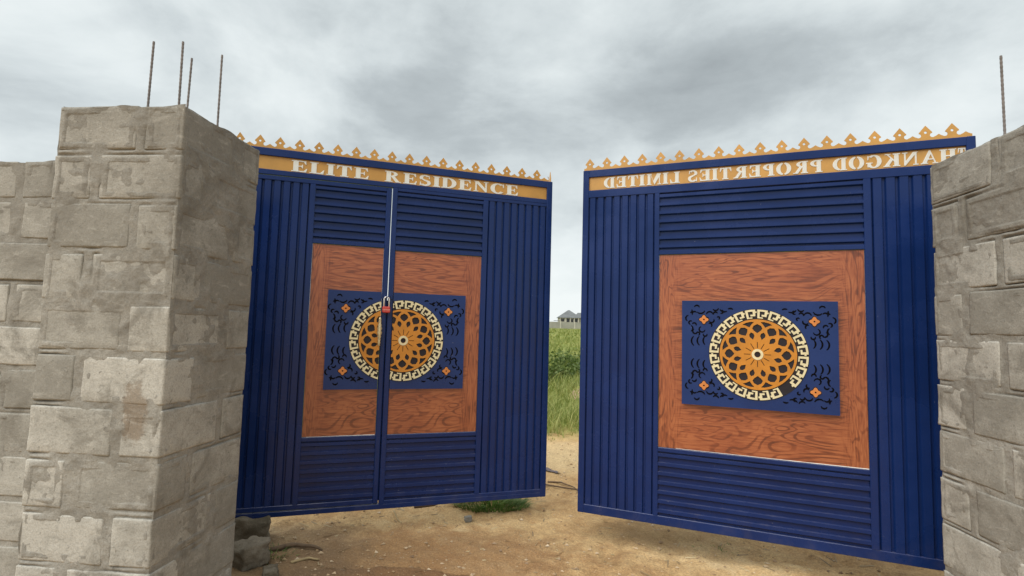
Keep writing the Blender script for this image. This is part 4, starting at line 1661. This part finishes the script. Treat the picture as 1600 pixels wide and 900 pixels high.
shrub('weedy_shrub', 'dark leafy weed bush just right of the left gate edge', 0.98, 14.6, 0.68, 0.75, 700, 41)
shrub('weedy_shrub', 'dark leafy weed bush seen mid gap between the gate leaves', 1.62, 15.6, 0.72, 0.70, 700, 42)
shrub('weedy_shrub', 'dark leafy weed bush just left of the right gate edge', 2.25, 17.0, 0.70, 0.80, 700, 43)
shrub('weedy_shrub', 'leafy weed bush farther left behind the left gate leaf', -0.2, 14.6, 0.9, 0.6, 900, 44)
shrub('weedy_shrub', 'leafy weed bush farther right behind the right gate leaf', 3.0, 14.2, 0.9, 0.6, 900, 45)

# heap of pinkish sand in the grass
M['heap'] = mat_plain('pinkish_sand', (0.46, 0.30, 0.22), 0.95, 0.18, 5.0, 0, 0.5)
X, Y = np.meshgrid(np.linspace(-.75, .75, 40), np.linspace(-.6, .6, 36))
q = np.hypot(X / .75, Y / .6)
Z = 0.42 * np.clip(1 - q, 0, 1) ** 0.9 + 0.02 * fbm(X * 6, Y * 6, 2, 3) - 0.04
X0, Y0 = 2.02, 12.3
hp = link_mesh('sand_heap', grid_mesh('sand_heap', X, Y, Z), None, M['heap'], (X0, Y0, gz(X0, Y0)))
hp['label'] = 'low heap of pinkish sand in the grass by the right gate edge'
hp['category'] = 'sand heap'

# ------------------------------------------------------------------ far house and its boundary wall


def far_house():
    hx, hy = 26.4, 236.0
    zb = gz(hx, hy) - 0.3
    t = thing('house', 'distant pale house under a dark grey hipped roof beyond the field', 'house', (hx, hy, zb))
    ze = 6.9 - zb
    W, Dp = 5.0, 4.6
    bm = bmesh.new()
    box(bm, -W, W - 1.2, -Dp, Dp, 0, ze)
    box(bm, W - 1.198, W + 2.6, -Dp + 1.4, Dp - 0.5, 0, ze - 0.004)
    obj('wall', bm, M['wallfar'], t)
    bm = bmesh.new()

    def hip(x0, x1, y0, y1, z0, z1, rl):
        cy = (y0 + y1) / 2
        cx = (x0 + x1) / 2
        b = [bm.verts.new(p) for p in ((x0, y0, z0), (x1, y0, z0), (x1, y1, z0), (x0, y1, z0))]
        r1, r2 = bm.verts.new((cx - rl, cy, z1)), bm.verts.new((cx + rl, cy, z1))
        for f in ((b[0], b[1], r2, r1), (b[1], b[2], r2), (b[2], b[3], r1, r2), (b[3], b[0], r1), (b[3], b[2], b[1], b[0])):
            bm.faces.new(f)
    hip(-W - .7, W - .3, -Dp - .7, Dp + .7, ze, ze + 3.55, 0.35)
    hip(W - 3.5, W + 3.2, -Dp + .9, Dp, ze - .01, ze + 2.5, 1.2)
    bmesh.ops.recalc_face_normals(bm, faces=bm.faces[:])
    obj('roof', bm, M['roof'], t)
    for (x, w, z0, z1) in ((-3.6, .7, ze - 1.7, ze - .5), (-1.2, .6, ze - 2.4, ze - .4), (0.6, .55, ze - 1.9, ze - .5), (2.4, .6, ze - 2.4, ze - .4)):
        bm = bmesh.new()
        box(bm, x - w, x + w, -Dp - .06, -Dp + .05, z0, z1)
        obj('window', bm, M['opening'], t)
    for x in (-4.7, -2.3, -.2, 1.5, 3.4):
        bm = bmesh.new()
        tube(bm, [(x, -Dp - .45, 0), (x, -Dp - .45, ze)], 0.16, 8)
        obj('column', bm, M['wallfar'], t)
    for (a, b_) in ((-7.4, -5.0), (5.0, 8.4)):
        bm = bmesh.new()
        box(bm, a, b_, -Dp + .6, -Dp + 3, ze - 1.5, ze - 1.3)
        obj('side_awning', bm, M['roof'], t)


far_house()


def far_wall():
    y = 222.0
    t = thing('boundary_wall', 'long low grey block wall far off in front of the distant house', 'wall', (24, y, gz(24, y)))
    bm = bmesh.new()
    box(bm, -34, 34, 0, .25, -0.4, 2.95)
    obj('wall_run', bm, M['wallgrey'], t)
    for k in range(12):
        bm = bmesh.new()
        x = -33 + k * 6
        box(bm, x - .25, x + .25, -.12, .37, -.4, 3.15)
        obj('wall_pier', bm, M['wallfar'], t)


far_wall()
